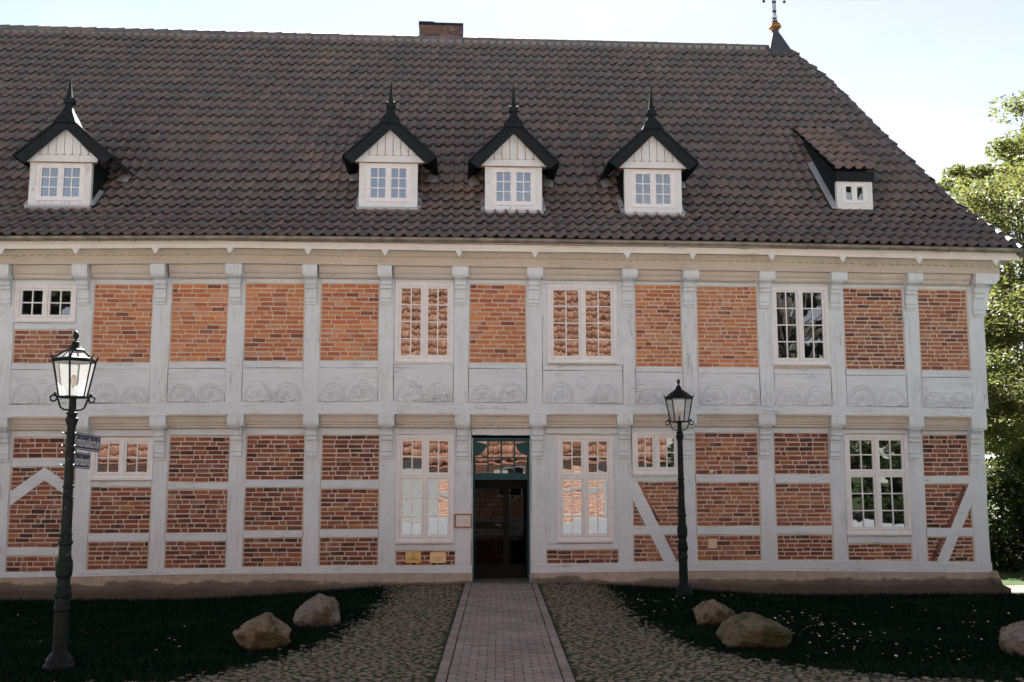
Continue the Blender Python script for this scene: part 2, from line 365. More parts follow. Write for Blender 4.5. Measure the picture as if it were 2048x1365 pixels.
def np_mesh(name, V, Fq, mats, r=None, smooth=False):
    """fast mesh: V (n,3), Fq (m,k)"""
    me = bpy.data.meshes.new(name); V = np.asarray(V, dtype=np.float32); Fq = np.asarray(Fq, dtype=np.int32)
    me.vertices.add(len(V)); me.vertices.foreach_set('co', V.ravel())
    k = Fq.shape[1]; me.loops.add(Fq.size); me.loops.foreach_set('vertex_index', Fq.ravel())
    me.polygons.add(len(Fq)); me.polygons.foreach_set('loop_start', np.arange(0, Fq.size, k, dtype=np.int32))
    for q in ([mats] if isinstance(mats, str) else mats): me.materials.append(MAT[q])
    if r is not None:
        at = me.attributes.new('rnd', 'FLOAT', 'FACE'); at.data.foreach_set('value', np.asarray(r, dtype=np.float32))
    me.update(calc_edges=True)
    if smooth: me.polygons.foreach_set('use_smooth', np.ones(len(Fq), dtype=bool))
    return me

# ================================================================== GROUND
def grid_sheet(name, x0, x1, y0, y1, step, dz, matn, parent=None):
    xs = np.arange(x0, x1+1e-6, step); ys = np.arange(y0, y1+1e-6, step)
    V = [(x, y, gz(x, y)+dz) for y in ys for x in xs]; n = len(xs)
    Fq = [(j*n+i, j*n+i+1, (j+1)*n+i+1, (j+1)*n+i) for j in range(len(ys)-1) for i in range(n-1)]
    return link(name, np_mesh(name, V, Fq, matn, smooth=True), parent)
g = MB(); g.add([(-400, -400, -.36), (400, -400, -.36), (400, 500, -.36), (-400, 500, -.36)], [(0, 1, 2, 3)])
tag(g.build('ground', 'far_grass'), kind='structure')
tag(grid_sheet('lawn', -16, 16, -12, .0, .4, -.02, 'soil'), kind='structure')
g = MB(); g.box(-45, 45, -42, -12, -.3, -.015); tag(g.build('yard', 'yard'), kind='structure')

LB = [gpix(*q)[:2] for q in [(785, 1171), (772, 1200), (728, 1240), (650, 1285), (560, 1318), (430, 1350), (330, 1368)]]
RB = [gpix(*q)[:2] for q in [(1212, 1176), (1250, 1215), (1290, 1250), (1360, 1285), (1460, 1312), (1600, 1335), (1750, 1350), (2048, 1368)]]
POLY = np.array([(LB[0][0], -.02)]+list(LB)+[(-15.5, -8.9), (-15.5, -11.9), (15.5, -11.9), (15.5, -8.6)]+list(RB[::-1])+[(RB[0][0], -.02)])
def inside(P, poly):
    x, y = P[:, 0], P[:, 1]; c = np.zeros(len(P), bool); j = len(poly)-1
    for i in range(len(poly)):
        xi, yi = poly[i]; xj, yj = poly[j]
        t = ((yi > y) != (yj > y)) & (x < (xj-xi)*(y-yi)/((yj-yi) if yj != yi else 1e-9)+xi)
        c ^= t; j = i
    return c
PX0, PX1 = gpix(931, 1169)[0], gpix(1075, 1169)[0]
bx0 = gpix(870, 1365); bx1 = gpix(1150, 1365)
YB_ = (bx0[1]+bx1[1])/2
def pxe(y): t = y/YB_; return PX0+(bx0[0]-PX0)*t, PX1+(bx1[0]-PX1)*t      # path edges
# --- bedding sheet under the cobbles
xs = np.arange(-15.5, 15.51, .25); ys = np.arange(-11.9, .01, .25)
cells = [(x, y) for y in ys[:-1] for x in xs[:-1]]
inn = inside(np.array(cells)+.125, POLY)
V = []; Fq = []
for (x, y), k in zip(cells, inn):
    if not k: continue
    b = len(V)
    for a, c_ in ((x, y), (x+.25, y), (x+.25, y+.25), (x, y+.25)): V.append((a, c_, gz(a, c_)+.002))
    Fq.append((b, b+1, b+2, b+3))
paving = tag(link('cobbled_paving', np_mesh('cobbled_paving', V, Fq, 'bedding', smooth=True)), kind='structure')
# --- cobbles
def stone_shape(seed, n=8):
    q = random.Random(seed); V = []; Fc = []
    ang = [2*pi*(k+q.uniform(-.25, .25))/n for k in range(n)]; rr = [q.uniform(.82, 1.08) for _ in range(n)]
    for (fr, h) in ((1.0, 0.0), (.93, .55), (.62, .93)):
        for a, r_ in zip(ang, rr): V.append((fr*r_*cos(a), fr*r_*sin(a), h))
    V.append((q.uniform(-.1, .1), q.uniform(-.1, .1), 1.0))
    T = []
    for j in (0, 1):
        for k in range(n):
            k2 = (k+1) % n; T += [(j*n+k, j*n+k2, (j+1)*n+k2), (j*n+k, (j+1)*n+k2, (j+1)*n+k)]
    for k in range(n): T.append((2*n+k, 2*n+(k+1) % n, 3*n))
    return np.array(V), np.array(T)
SH = [stone_shape(s) for s in range(6)]
pts = []
sp = .088; row = 0
for y in np.arange(-11.85, -.1, sp*.86):
    row += 1
    for x in np.arange(-15.4+(row % 2)*sp*.5, 15.4, sp):
        pts.append((x+rnd.uniform(-.03, .03), y+rnd.uniform(-.026, .026)))
pts = np.array(pts)
pe = np.array([pxe(y) for y in pts[:, 1]])
k = inside(pts+nprs.normal(0, .13, pts.shape), POLY) & (pts[:, 1] < -.1) & ~((pts[:, 0] > pe[:, 0]-.05) & (pts[:, 0] < pe[:, 1]+.05))
pts = pts[k]
inf = []
for i, (x, y) in enumerate(pts):
    u, v = proj((x, y, gz(x, y)))
    if -20 < u < 2068 and v < 1380: inf.append((y, i))
inf.sort(); near = set(i for _, i in inf[:300])
cob_me = [np_mesh('cobblestone', a, t, 'cobble', smooth=True) for a, t in SH]
VV = []; TT = []; RR = []; off = 0
for i, (x, y) in enumerate(pts):
    s_ = rnd.randrange(6); a = rnd.uniform(0, 2*pi); rx = rnd.uniform(.032, .056); ry = rx*rnd.uniform(.62, .95); h = rnd.uniform(.007, .015); z = gz(x, y)-.003
    if i in near:
        o = link('cobblestone', cob_me[s_], paving, (x, y, z)); o.scale = (rx, ry, h); o.rotation_euler = (rnd.uniform(-.08, .08), rnd.uniform(-.08, .08), a)
    else:
        A, T = SH[s_]; B = A*np.array([rx, ry, h]); ca, sa = cos(a), sin(a)
        B = np.stack([B[:, 0]*ca-B[:, 1]*sa+x, B[:, 0]*sa+B[:, 1]*ca+y, B[:, 2]+z], 1)
        VV.append(B); TT.append(T+off); off += len(B); RR += [rnd.random()]*len(T)
tag(link('cobblestones', np_mesh('cobblestones', np.concatenate(VV), np.concatenate(TT), 'cobble', RR, True), paving), kind='stuff')

# --- clinker path to the door
g = MB(); ys = np.arange(-11.9, -.14, .5)
for y0, y1 in zip(ys, ys[1:]):
    (a0, a1), (b0, b1) = pxe(y0), pxe(y1)
    g.add([(a0, y0, gz(a0, y0)+.008), (a1, y0, gz(a1, y0)+.008), (b1, y1, gz(b1, y1)+.008), (b0, y1, gz(b0, y1)+.008)], [(0, 1, 2, 3)])
path = tag(g.build('path', 'joint_sand'), kind='structure')
PV = []      # (x, y, lx, ly)
edge = .115
y = -11.85
while y < -.2:
    e0, e1 = pxe(y+.1)
    for xc in (e0+edge/2, e1-edge/2): PV.append((xc, y+.105, edge-.010, .200))
    y += .21
ncol = 6; y = -11.85; row = 0
while y < -.2:
    row += 1; e0, e1 = pxe(y+.05); ix0, ix1 = e0+edge+.004, e1-edge-.004; wcol = (ix1-ix0)/ncol
    if row % 2:
        cols = [(ix0+wcol*(i+.5), wcol) for i in range(ncol)]
    else:
        cols = [(ix0+wcol*.25, wcol*.5)]+[(ix0+wcol*(i+1), wcol) for i in range(ncol-1)]+[(ix1-wcol*.25, wcol*.5)]
    for xc, wd in cols: PV.append((xc, y+.05, wd-.013, .086))
    y += .098
pm = MB()
def paver_geo(q, cx, cy, lx, ly, z, r=0.0, tlt=(0, 0)):
    a, b, c_ = lx/2, ly/2, .006
    V = []
    for (ix, iy, hz) in ((0, 0, -.01), (0, 0, .014), (c_, c_, .02)):
        for sx, sy in ((-1, -1), (1, -1), (1, 1), (-1, 1)):
            X = sx*(a-ix); Y = sy*(b-iy); V.append((cx+X, cy+Y, z+hz+tlt[0]*X+tlt[1]*Y))
    q.add(V, [(0, 1, 5, 4), (1, 2, 6, 5), (2, 3, 7, 6), (3, 0, 4, 7), (4, 5, 9, 8), (5, 6, 10, 9), (6, 7, 11, 10), (7, 4, 8, 11), (8, 9, 10, 11)], r)
order = [i for i, p in enumerate(PV) if proj((p[0], p[1], .02))[1] < 1372]
order.sort(key=lambda i: -PV[i][2]*PV[i][3]/(PV[i][1]+19.1)**3); near = set(order[:300])
shapes = {}
for i, (x, y, lx, ly) in enumerate(PV):
    z = gz(x, y)+.012+rnd.uniform(-.004, .004)+.012*mnoise.noise(Vector((x*1.5, y*1.2, 0))); tl_ = (rnd.uniform(-.02, .02), rnd.uniform(-.04, .04))
    if i in near:
        kk = (round(lx, 2), round(ly, 2))
        if kk not in shapes:
            q = MB(); paver_geo(q, 0, 0, lx, ly, 0); shapes[kk] = q.mesh('paver', 'paver', fix=False)
        o = link('paver', shapes[kk], path, (x, y, z)); o.rotation_euler = (tl_[1], -tl_[0], rnd.uniform(-.012, .012))
    else: paver_geo(pm, x, y, lx, ly, z, rnd.random(), tl_)
tag(pm.build('pavers', 'paver', path, fix=False), kind='stuff')

# --- grass
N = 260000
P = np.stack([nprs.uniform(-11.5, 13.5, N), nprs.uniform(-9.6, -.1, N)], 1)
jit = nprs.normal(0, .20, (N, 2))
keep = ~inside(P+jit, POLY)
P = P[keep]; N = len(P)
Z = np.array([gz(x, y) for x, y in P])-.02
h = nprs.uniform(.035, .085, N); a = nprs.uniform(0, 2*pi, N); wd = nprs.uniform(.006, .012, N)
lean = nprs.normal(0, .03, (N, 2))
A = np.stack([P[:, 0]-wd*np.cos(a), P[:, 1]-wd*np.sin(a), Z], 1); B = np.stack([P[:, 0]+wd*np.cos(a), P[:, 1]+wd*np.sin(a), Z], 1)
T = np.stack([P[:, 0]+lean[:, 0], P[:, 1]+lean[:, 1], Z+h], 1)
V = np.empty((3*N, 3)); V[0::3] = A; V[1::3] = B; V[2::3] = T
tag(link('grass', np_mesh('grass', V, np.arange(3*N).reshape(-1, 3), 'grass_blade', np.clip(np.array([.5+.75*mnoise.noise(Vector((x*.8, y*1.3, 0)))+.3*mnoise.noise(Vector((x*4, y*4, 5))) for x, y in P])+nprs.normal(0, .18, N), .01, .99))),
    'short dark green grass of the shaded lawn before the house', 'grass', kind='stuff')

# ================================================================== THE HOUSE
house = tag(empty('half_timbered_house', (0, 0, 0)), 'long two-storey half-timbered house with grey beams, brick infill and dark tiled hipped roof', 'house')
Y0, Y1 = 0.0, -.25
def timber(name, x0, x1, z0, z1, yf, depth, axis, matn, parent=None, jit=.008, ch=.010):
    """chamfered, slightly crooked squared timber; x0.. may be (bottom,top) pairs for posts or (left,right) for beams"""
    prt = house if parent is None else parent
    L = (z1-z0) if axis == 'z' else (x1-x0)
    n = max(2, int(abs(L)/.22)); V = []; Fc = []
    ph = rnd.uniform(0, 9)
    for i in range(n+1):
        t = i/n
        j = [rnd.uniform(-jit, jit)*.6+jit*sin(ph+k_*2.1+t*L*2.2) for k_ in range(3)]
        if i in (0, n): j = [q*.3 for q in j]
        if axis == 'z':
            a0, a1, fz = x0+j[0], x1+j[1], yf+j[2]*.4; zz = z0+t*L
            sec = [(a0+ch, fz), (a1-ch, fz), (a1, fz+ch), (a1, yf+depth), (a0, yf+depth), (a0, fz+ch)]
            V += [(p[0], p[1], zz) for p in sec]
        else:
            a0, a1, fz = z0+j[0], z1+j[1], yf+j[2]*.4; xx = x0+t*L
            sec = [(fz, a0+ch), (fz+ch, a0), (yf+depth, a0), (yf+depth, a1), (fz+ch, a1), (fz, a1-ch)]
            V += [(xx, p[0], p[1]) for p in sec]
    for i in range(n):
        for k_ in range(6):
            k2 = (k_+1) % 6; Fc.append((i*6+k_, i*6+k2, (i+1)*6+k2, (i+1)*6+k_))
    Fc.append(tuple(range(6))); Fc.append(tuple(n*6+k_ for k_ in range(5, -1, -1)))
    g = MB(); g.add(V, Fc); return g.build(name, matn, prt)
def sweep(name, top, bot, Y, depth, pxs, matn, parent=None, jit=.003, ch=.006):
    """long beam following measured top and bottom lines (in photo pixels) on the plane y=Y"""
    V = []; Fc = []
    for px in pxs:
        a = onY(px, lerp(top, px), Y); b = onY(px, lerp(bot, px), Y); j = rnd.uniform(-jit, jit)
        x = a[0]; zt = a[2]+j; zb = b[2]+j
        V += [(x, Y, zb+ch), (x, Y+ch, zb), (x, Y+depth, zb), (x, Y+depth, zt), (x, Y+ch, zt), (x, Y, zt-ch)]
    n = len(pxs)-1
    for i in range(n):
        for k_ in range(6):
            k2 = (k_+1) % 6; Fc.append((i*6+k_, i*6+k2, (i+1)*6+k2, (i+1)*6+k_))
    Fc.append(tuple(range(6))); Fc.append(tuple(n*6+k_ for k_ in range(5, -1, -1)))
    g = MB(); g.add(V, Fc); return g.build(name, matn, house if parent is None else parent)

# measured lines (pixel x, pixel y)
SILL_T = [(0, 1146), (300, 1139), (480, 1136), (640, 1133), (940, 1132), (1064, 1129), (1240, 1126), (1480, 1123), (1660, 1121), (1985, 1126)]
SILL_B = [(0, 1157), (480, 1148), (940, 1147), (1064, 1147), (1480, 1142), (1985, 1146)]
THR_T = [(0, 810), (300, 806), (480, 804), (800, 804), (1000, 806), (1250, 809), (1440, 811), (1700, 813), (1970, 818)]
THR_B = [(0, 837), (300, 832), (480, 829), (800, 829), (1000, 830), (1250, 829), (1440, 829), (1700, 831), (1970, 836)]
FILL_B = [(0, 862), (300, 859), (480, 856), (800, 856), (1000, 857), (1250, 855), (1440, 854), (1700, 857), (1970, 864)]
EB_B = [(0, 529), (480, 527), (1000, 534), (1480, 542), (1970, 548)]
FB_T = [(0, 532), (480, 530), (1000, 537), (1480, 545), (1970, 551)]
FB_B = [(0, 559), (480, 555), (1000, 558), (1480, 563), (1970, 571)]
FAS_T = [(0, 481), (480, 480), (980, 485), (1480, 492), (2040, 506)]
FAS_B = [(0, 498), (480, 496), (980, 503), (1480, 509), (2040, 522)]
GUT_T = [(0, 472), (480, 471), (980, 476), (1480, 484), (2046, 497)]
GUT_B = [(0, 482), (480, 481), (980, 486), (1480, 493), (2046, 507)]
UPOST = [(-308, -276), (-156, -123), (-6, 28), (152, 184), (304, 340), (455, 488), (608, 640), (758, 789), (907, 938), (1053, 1085), (1244, 1270), (1364, 1394), (1516, 1545), (1658, 1688), (1808, 1838), (1937, 1968)]
LPOST = [(-310, -278), (-158, -125), (-12, 18), (148, 179), (302, 333), (456, 488), (607, 640), (758, 792), (912, 943), (1062, 1092), (1237, 1265), (1366, 1392), (1520, 1551), (1663, 1692), (1820, 1850), (1943, 1975)]
NP = len(UPOST)
XU = [(onY(a, 650, Y1)[0], onY(b, 650, Y1)[0]) for a, b in UPOST]
XL = [(onY(a, 1000, Y0)[0], onY(b, 1000, Y0)[0]) for a, b in LPOST]
XW = -11.3        # left end of the house
def zU(px, py): return onY(px, py, Y1)[2]
def zL(px, py): return onY(px, py, Y0)[2]

# --- core of the walls and plinth
g = MB()
XE = XL[-1][1]
dxl, dxr = onY(944, 1000, 0)[0], onY(1061, 1000, 0)[0]
g.box(XW+.05, dxl-.05, .07, .5, .02, 3.35); g.box(dxr+.05, XE-.03, .07, .5, .02, 3.35); g.box(dxl-.05, dxr+.05, .07, .5, 2.85, 3.35)
g.box(XW+.05, XE-.03, 1.6, 11.1, -.3, 3.35)
g.box(XE-.4, XE-.03, .5, 1.6, .02, 3.35); g.box(XW+.05, XW+.4, .5, 1.6, .02, 3.35); g.box(XW+.05, XE-.03, .5, 1.6, 3.1, 3.34)
g.box(XW+.03, XU[-1][1]-.03, Y1+.06, 11.2, 3.36, 6.15)
g.build('wall_core', 'mortar', house)
PLB = [(0, 1199), (480, 1186), (700, 1178), (930, 1170), (1075, 1169), (1240, 1180), (1480, 1182), (1985, 1190)]
for (pa, pb, nm) in ((-330, 943, 'plinth'), (1062, 1990, 'plinth')):
    V = []; Fc = []; pxs = np.linspace(pa, pb, 40)
    for i, px in enumerate(pxs):
        x = onY(px, 1150, 0)[0]
        if nm == 'plinth' and pb > 1900: x = x+.04*i/39
        zt = zL(px, lerp(SILL_B, px))-.001; zb = gz(x, 0)-.1
        fl = .10 if px < 1950 else .10
        mid = zt-(zt-zb)*.38; j = rnd.uniform(-.008, .008)
        V += [(x, -.035+j*.4, zt), (x, -.055+j, mid), (x, -.10+j, mid-.03), (x, -.125+j, zb), (x, .45, zb), (x, .45, zt)]
    if pb > 1900:      # stepped foot at the corner
        for q in range(6):
            a = V[-6+q]
    for i in range(39):
        for k_ in range(6):
            k2 = (k_+1) % 6; Fc.append((i*6+k_, i*6+k2, (i+1)*6+k2, (i+1)*6+k_))
    Fc.append(tuple(range(6))); Fc.append(tuple(39*6+k_ for k_ in range(5, -1, -1)))
    g = MB(); g.add(V, Fc); g.build(nm, 'plinth', house)
# corner flare of the plinth, right end and back
cz = gz(XE, 0)
g = MB(); g.prism([(XE-.02, cz-.1), (XE+.30, cz-.1), (XE+.29, cz+.10), (XE+.14, cz+.17), (XE+.09, cz+.30), (XE+.05, cz+.42), (XE-.02, cz+.42)], -.128, 11.2)
g.build('plinth', 'plinth', house)

# --- sill beams, threshold beam, eave timbers
sweep('sill_beam', SILL_T, SILL_B, Y0-.012, .25, np.linspace(-320, 943, 32), 'paint_beam')
sweep('sill_beam', SILL_T, SILL_B, Y0-.012, .25, np.linspace(1062, 1984, 26), 'paint_beam')
sweep('threshold_beam', THR_T, THR_B, Y1-.012, .27, np.linspace(-320, 1972, 60), 'paint_beam')
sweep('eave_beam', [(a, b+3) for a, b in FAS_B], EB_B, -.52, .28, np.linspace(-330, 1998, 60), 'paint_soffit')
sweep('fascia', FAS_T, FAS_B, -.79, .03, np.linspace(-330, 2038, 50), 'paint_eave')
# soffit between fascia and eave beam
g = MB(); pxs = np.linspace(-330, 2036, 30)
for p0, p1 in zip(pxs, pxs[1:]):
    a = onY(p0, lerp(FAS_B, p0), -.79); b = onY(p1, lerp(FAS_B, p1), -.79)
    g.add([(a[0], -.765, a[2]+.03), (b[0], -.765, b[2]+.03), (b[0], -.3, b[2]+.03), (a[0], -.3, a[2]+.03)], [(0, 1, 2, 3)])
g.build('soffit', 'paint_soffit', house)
# scalloped trim board under the soffit
g = MB(); xa, xb = onY(-330, 505, -.55)[0], onY(2000, 515, -.55)[0]
n = int((xb-xa)/.0375); V = []
for i in range(n+1):
    x = xa+(xb-xa)*i/n; px = proj((x, -.55, 6))[0]
    zt = onY(px, lerp(FAS_B, px)-1, -.55)[2]; zb = onY(px, lerp(FAS_B, px)+13.0, -.56)[2]+.014*sin(2*pi*x/.15)
    V += [(x, -.555, zt), (x, -.555, zb), (x, -.52, zb)]
g.add(V, [f for i in range(n) for f in ((i*3, i*3+1, i*3+4, i*3+3), (i*3+1, i*3+2, i*3+5, i*3+4))])
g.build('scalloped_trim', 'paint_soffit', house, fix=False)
# little drops hanging from the fascia
drop = MB(); drop.prism([(-.07, .03), (-.075, 0), (-.05, -.02), (-.055, -.045), (-.025, -.05), (-.03, -.075), (0, -.105), (.03, -.075), (.025, -.05), (.055, -.045), (.05, -.02), (.075, 0), (.07, .03)], -.012, .012)
dm = drop.mesh('drop_ornament', 'paint_dormer')
for px in (2, 152, 311, 460, 616, 770, 918, 1070, 1254, 1385, 1543, 1685, 1838, 1991):
    p = onY(px, lerp(FAS_B, px), -.803); link('drop_ornament', dm, house, (p[0], p[1], p[2]))
# gutter: half-round trough with joints
V = []; Fc = []; pxs = np.linspace(-330, 2046, 64); GY = -.90
for px in pxs:
    a = onY(px, lerp(GUT_T, px), GY-.06); b = onY(px, lerp(GUT_B, px), GY-.06); r_ = (a[2]-b[2])*.9; x = a[0]
    for k_ in range(9):
        t = pi*k_/8; V.append((x, GY-r_*.85*cos(t), a[2]-r_*sin(t)))
    V.append((x, GY+.0, a[2]-.02))
for i in range(len(pxs)-1):
    for k_ in range(10):
        k2 = (k_+1) % 10; Fc.append((i*10+k_, i*10+k2, (i+1)*10+k2, (i+1)*10+k_))
Fc += [tuple(range(10)), tuple((len(pxs)-1)*10+k_ for k_ in range(9, -1, -1))]
g = MB(); g.add(V, Fc); gut = g.build('gutter', 'gutter_zinc', house, smooth=True)
for px in np.arange(-300, 2040, 71.0):
    a = onY(px, lerp(GUT_T, px), GY-.06); b = onY(px, lerp(GUT_B, px), GY-.06); r_ = (a[2]-b[2])*.9+.006
    g = MB(); g.tube([(a[0], GY-r_*.85*cos(pi*k_/8), a[2]-r_*sin(pi*k_/8)) for k_ in range(9)], .008, 4); g.build('gutter_clip', 'gutter_zinc', gut)

# --- posts, beam ends, brackets
def bracket(name, xc, wd, ztop, zbot, yface, proj_, matn):
    H = ztop-zbot; S = proj_
    pr = [(.03, 0), (.035, .02), (.035, .07), (.06, .09), (.06, .14), (.045, .16), (.05, .22), (.075, .24), (.06, .28), (.07, .45), (.09, .56), (.13, .60), (.13, .635), (.10, .65), (.12, .72), (.155, .745), (.155, .78), (.125, .80), (.16, .9), (S, .985), (S, 1.0)]
    poly = [(yface+.05, zbot)]+[(yface-d, zbot+t*H) for d, t in pr]+[(yface+.05, ztop)]
    g = MB(); tw = rnd.uniform(-.006, .006)
    n = len(poly)
    A = []; B = []
    for (yy, zz) in poly:
        t = (zz-zbot)/H; hw = wd/2*(.93+.07*t)
        A.append((xc-hw+tw*t, yy, zz)); B.append((xc+hw+tw*t, yy, zz))
    g.add(A+B, [tuple(range(n)), tuple(range(2*n-1, n-1, -1))]+[(i, i+n, (i+1) % n+n, (i+1) % n) for i in range(n)])
    return g.build(name, matn, house)
def beam_end(xc, wd, z0, z1, yf, yb, matn):
    g = MB(); c_ = min(.05, (z1-z0)*.25)
    poly = [(yb, z0), (yf+.04, z0), (yf+.012, z0+c_*.6), (yf, z0+c_*1.5), (yf, z1-.012), (yf+.012, z1), (yb, z1)]
    j = rnd.uniform(-.008, .008); n = len(poly)
    A = [(xc-wd/2+(j if zz < z0+.03 else 0)+(.012 if yy > yf+.01 and yy < yb else 0)*0, yy, zz) for yy, zz in poly]; B = [(xc+wd/2-(j if zz < z0+.03 else 0), yy, zz) for yy, zz in poly]
    g.add(A+B, [tuple(range(n)), tuple(range(2*n-1, n-1, -1))]+[(i, i+n, (i+1) % n+n, (i+1) % n) for i in range(n)])
    return g.build('beam_end', matn, house)
for i in range(NP):
    a, b = UPOST[i]; c_ = (a+b)/2; x0, x1 = XU[i]
    zb = zU(c_, lerp(THR_T, c_)); zt = zU(c_, lerp(FB_B, c_))+.18
    timber('post', x0, x1, zb, zt, Y1-.004, .28, 'z', 'paint_post')
    hx0, hx1 = (x0-.035, x0+.27) if i < NP-1 else (x0+.04, x1+.03)
    if i < NP-1:
        xc = (x0+x1)/2-.02
        zh0 = onY(c_, lerp(FB_B, c_)-4, -.53)[2]; zh1 = onY(c_, lerp(EB_B, c_), -.53)[2]-.003
        beam_end(xc+rnd.uniform(-.015, .015), .29+rnd.uniform(-.03, .02), zh0, zh1, -.555, Y1+.05, 'paint_post')
        zk0 = onY(c_, lerp(FB_B, c_)+53, Y1-.05)[2]
        bracket('bracket', xc, .215, zh0, zk0, Y1-.004, .27, 'paint_post')
    a, b = LPOST[i]; c_ = (a+b)/2; x0, x1 = XL[i]
    zb = zL(c_, lerp(SILL_T, c_)); zt = zL(c_, lerp(FILL_B, c_))+.2
    timber('post', x0, x1, zb, zt, Y0-.004, .28, 'z', 'paint_post')
    xc = onY(c_-2, 840, Y1)[0]
    zh1 = onY(c_, lerp(THR_B, c_), Y1-.02)[2]+.002; zh0 = onY(c_, lerp(FILL_B, c_)-3, Y1-.02)[2]
    beam_end(xc+rnd.uniform(-.01, .01), .30+rnd.uniform(-.02, .02), zh0, zh1, Y1-.03, Y0+.05, 'paint_post')
    zk0 = zL(c_, lerp(FILL_B, c_)+62)
    bracket('bracket', xc, .205, zh0, zk0, Y0-.004, .235, 'paint_post')
# corner bracket pieces of the upper right corner: the eave bracket turned to the side
x0, x1 = XU[-1]; c_ = 1952
zh0 = onY(c_, lerp(FB_B, c_)-2, -.5)[2]; zh1 = onY(c_, lerp(EB_B, c_), -.5)[2]
g = MB(); g.prism([(x0+.05, zh0), (x1+.12, zh0), (x1+.2, zh0+.08), (x1+.22, zh1-.003), (x0+.05, zh1-.003)], -.545, Y1+.2); g.build('beam_end', 'paint_post', house)
S = .2; zk0 = zh0-.62; H = .62
pr = [(.03, 0), (.04, .07), (.06, .09), (.06, .14), (.045, .16), (.06, .28), (.08, .5), (.12, .60), (.12, .635), (.10, .66), (.13, .74), (.15, .78), (.16, .9), (.2, 1.0)]
g = MB(); g.prism([(x1-.03, zk0)]+[(x1+d, zk0+t*H) for d, t in pr]+[(x1-.03, zh0)], Y1-.002, Y1+.22); g.build('bracket', 'paint_post', house)
bracket('bracket', (x0+x1)/2+.03, .2, zh0, zk0, Y1-.004, .22, 'paint_post')

# --- bricks
BR = []      # (cx, cz, w, h, y, kind)
KIND = {'o': 0, 'r': 1, 'd': 2}; KM = ['brick_orange', 'brick_red', 'brick_dark']
def brick_panel(x0, x1, z0, z1, yface, kind, ch=.087, small=.22):
    g = MB(); g.box(x0-.02, x1+.02, yface+.009, yface+.10, z0-.02, z1+.02); pn = g.build('brick_panel', 'mortar', house)
    n = max(2, round((z1-z0)/ch)); hh = (z1-z0-.012)/n
    q = random.Random(int(x0*977+z0*331)); drift = 0
    for r_ in range(n):
        zc = z0+.006+hh*(r_+.5); x = x0+.01
        first = True; amp = q.uniform(-.003, .003)
        L0 = (.27, .135, .20)[r_ % 3] if q.random() < .75 else q.uniform(.08, .27)
        while x < x1-.03:
            L = L0 if first else (.27+q.uniform(-.022, .012) if q.random() > small else q.uniform(.10, .15)); first = False
            if x+L > x1-.055: L = x1-.008-x
            if L > .36: L = .2
            BR.append((x+L/2, zc+q.uniform(-.0035, .0035)+amp*sin(x*9), L-.016-q.uniform(0, .007), hh-.017-q.uniform(0, .007), yface+q.uniform(-.003, .003), KIND[kind], pn, q.uniform(-.012, .012)))
            x += L
def infill(i, up, pys, kind, ch=.087, small=.22, xx=None):
    """a brick panel in bay i (between post i and i+1), pys = (top, bottom) pixels"""
    X, PX, Y = (XU, UPOST, Y1) if up else (XL, LPOST, Y0)
    c_ = (PX[i][1]+PX[i+1][0])/2
    x0, x1 = xx if xx else (X[i][1], X[i+1][0])
    z1 = onY(c_, pys[0], Y)[2]; z0 = onY(c_, pys[1], Y)[2]
    brick_panel(x0+.004, x1-.004, z0, z1, Y+.012, kind, ch, small)
def rail(i, up, pys, name='rail', xx=None, yf=None):
    X, PX, Y = (XU, UPOST, Y1) if up else (XL, LPOST, Y0)
    c_ = (PX[i][1]+PX[i+1][0])/2
    x0, x1 = xx if xx else (X[i][1], X[i+1][0])
    z1 = onY(c_, pys[0], Y)[2]; z0 = onY(c_, pys[1], Y)[2]
    return timber(name, x0+.005, x1-.005, z0+.002, z1-.002, (Y+.002) if yf is None else yf, .2, 'x', 'paint_beam')

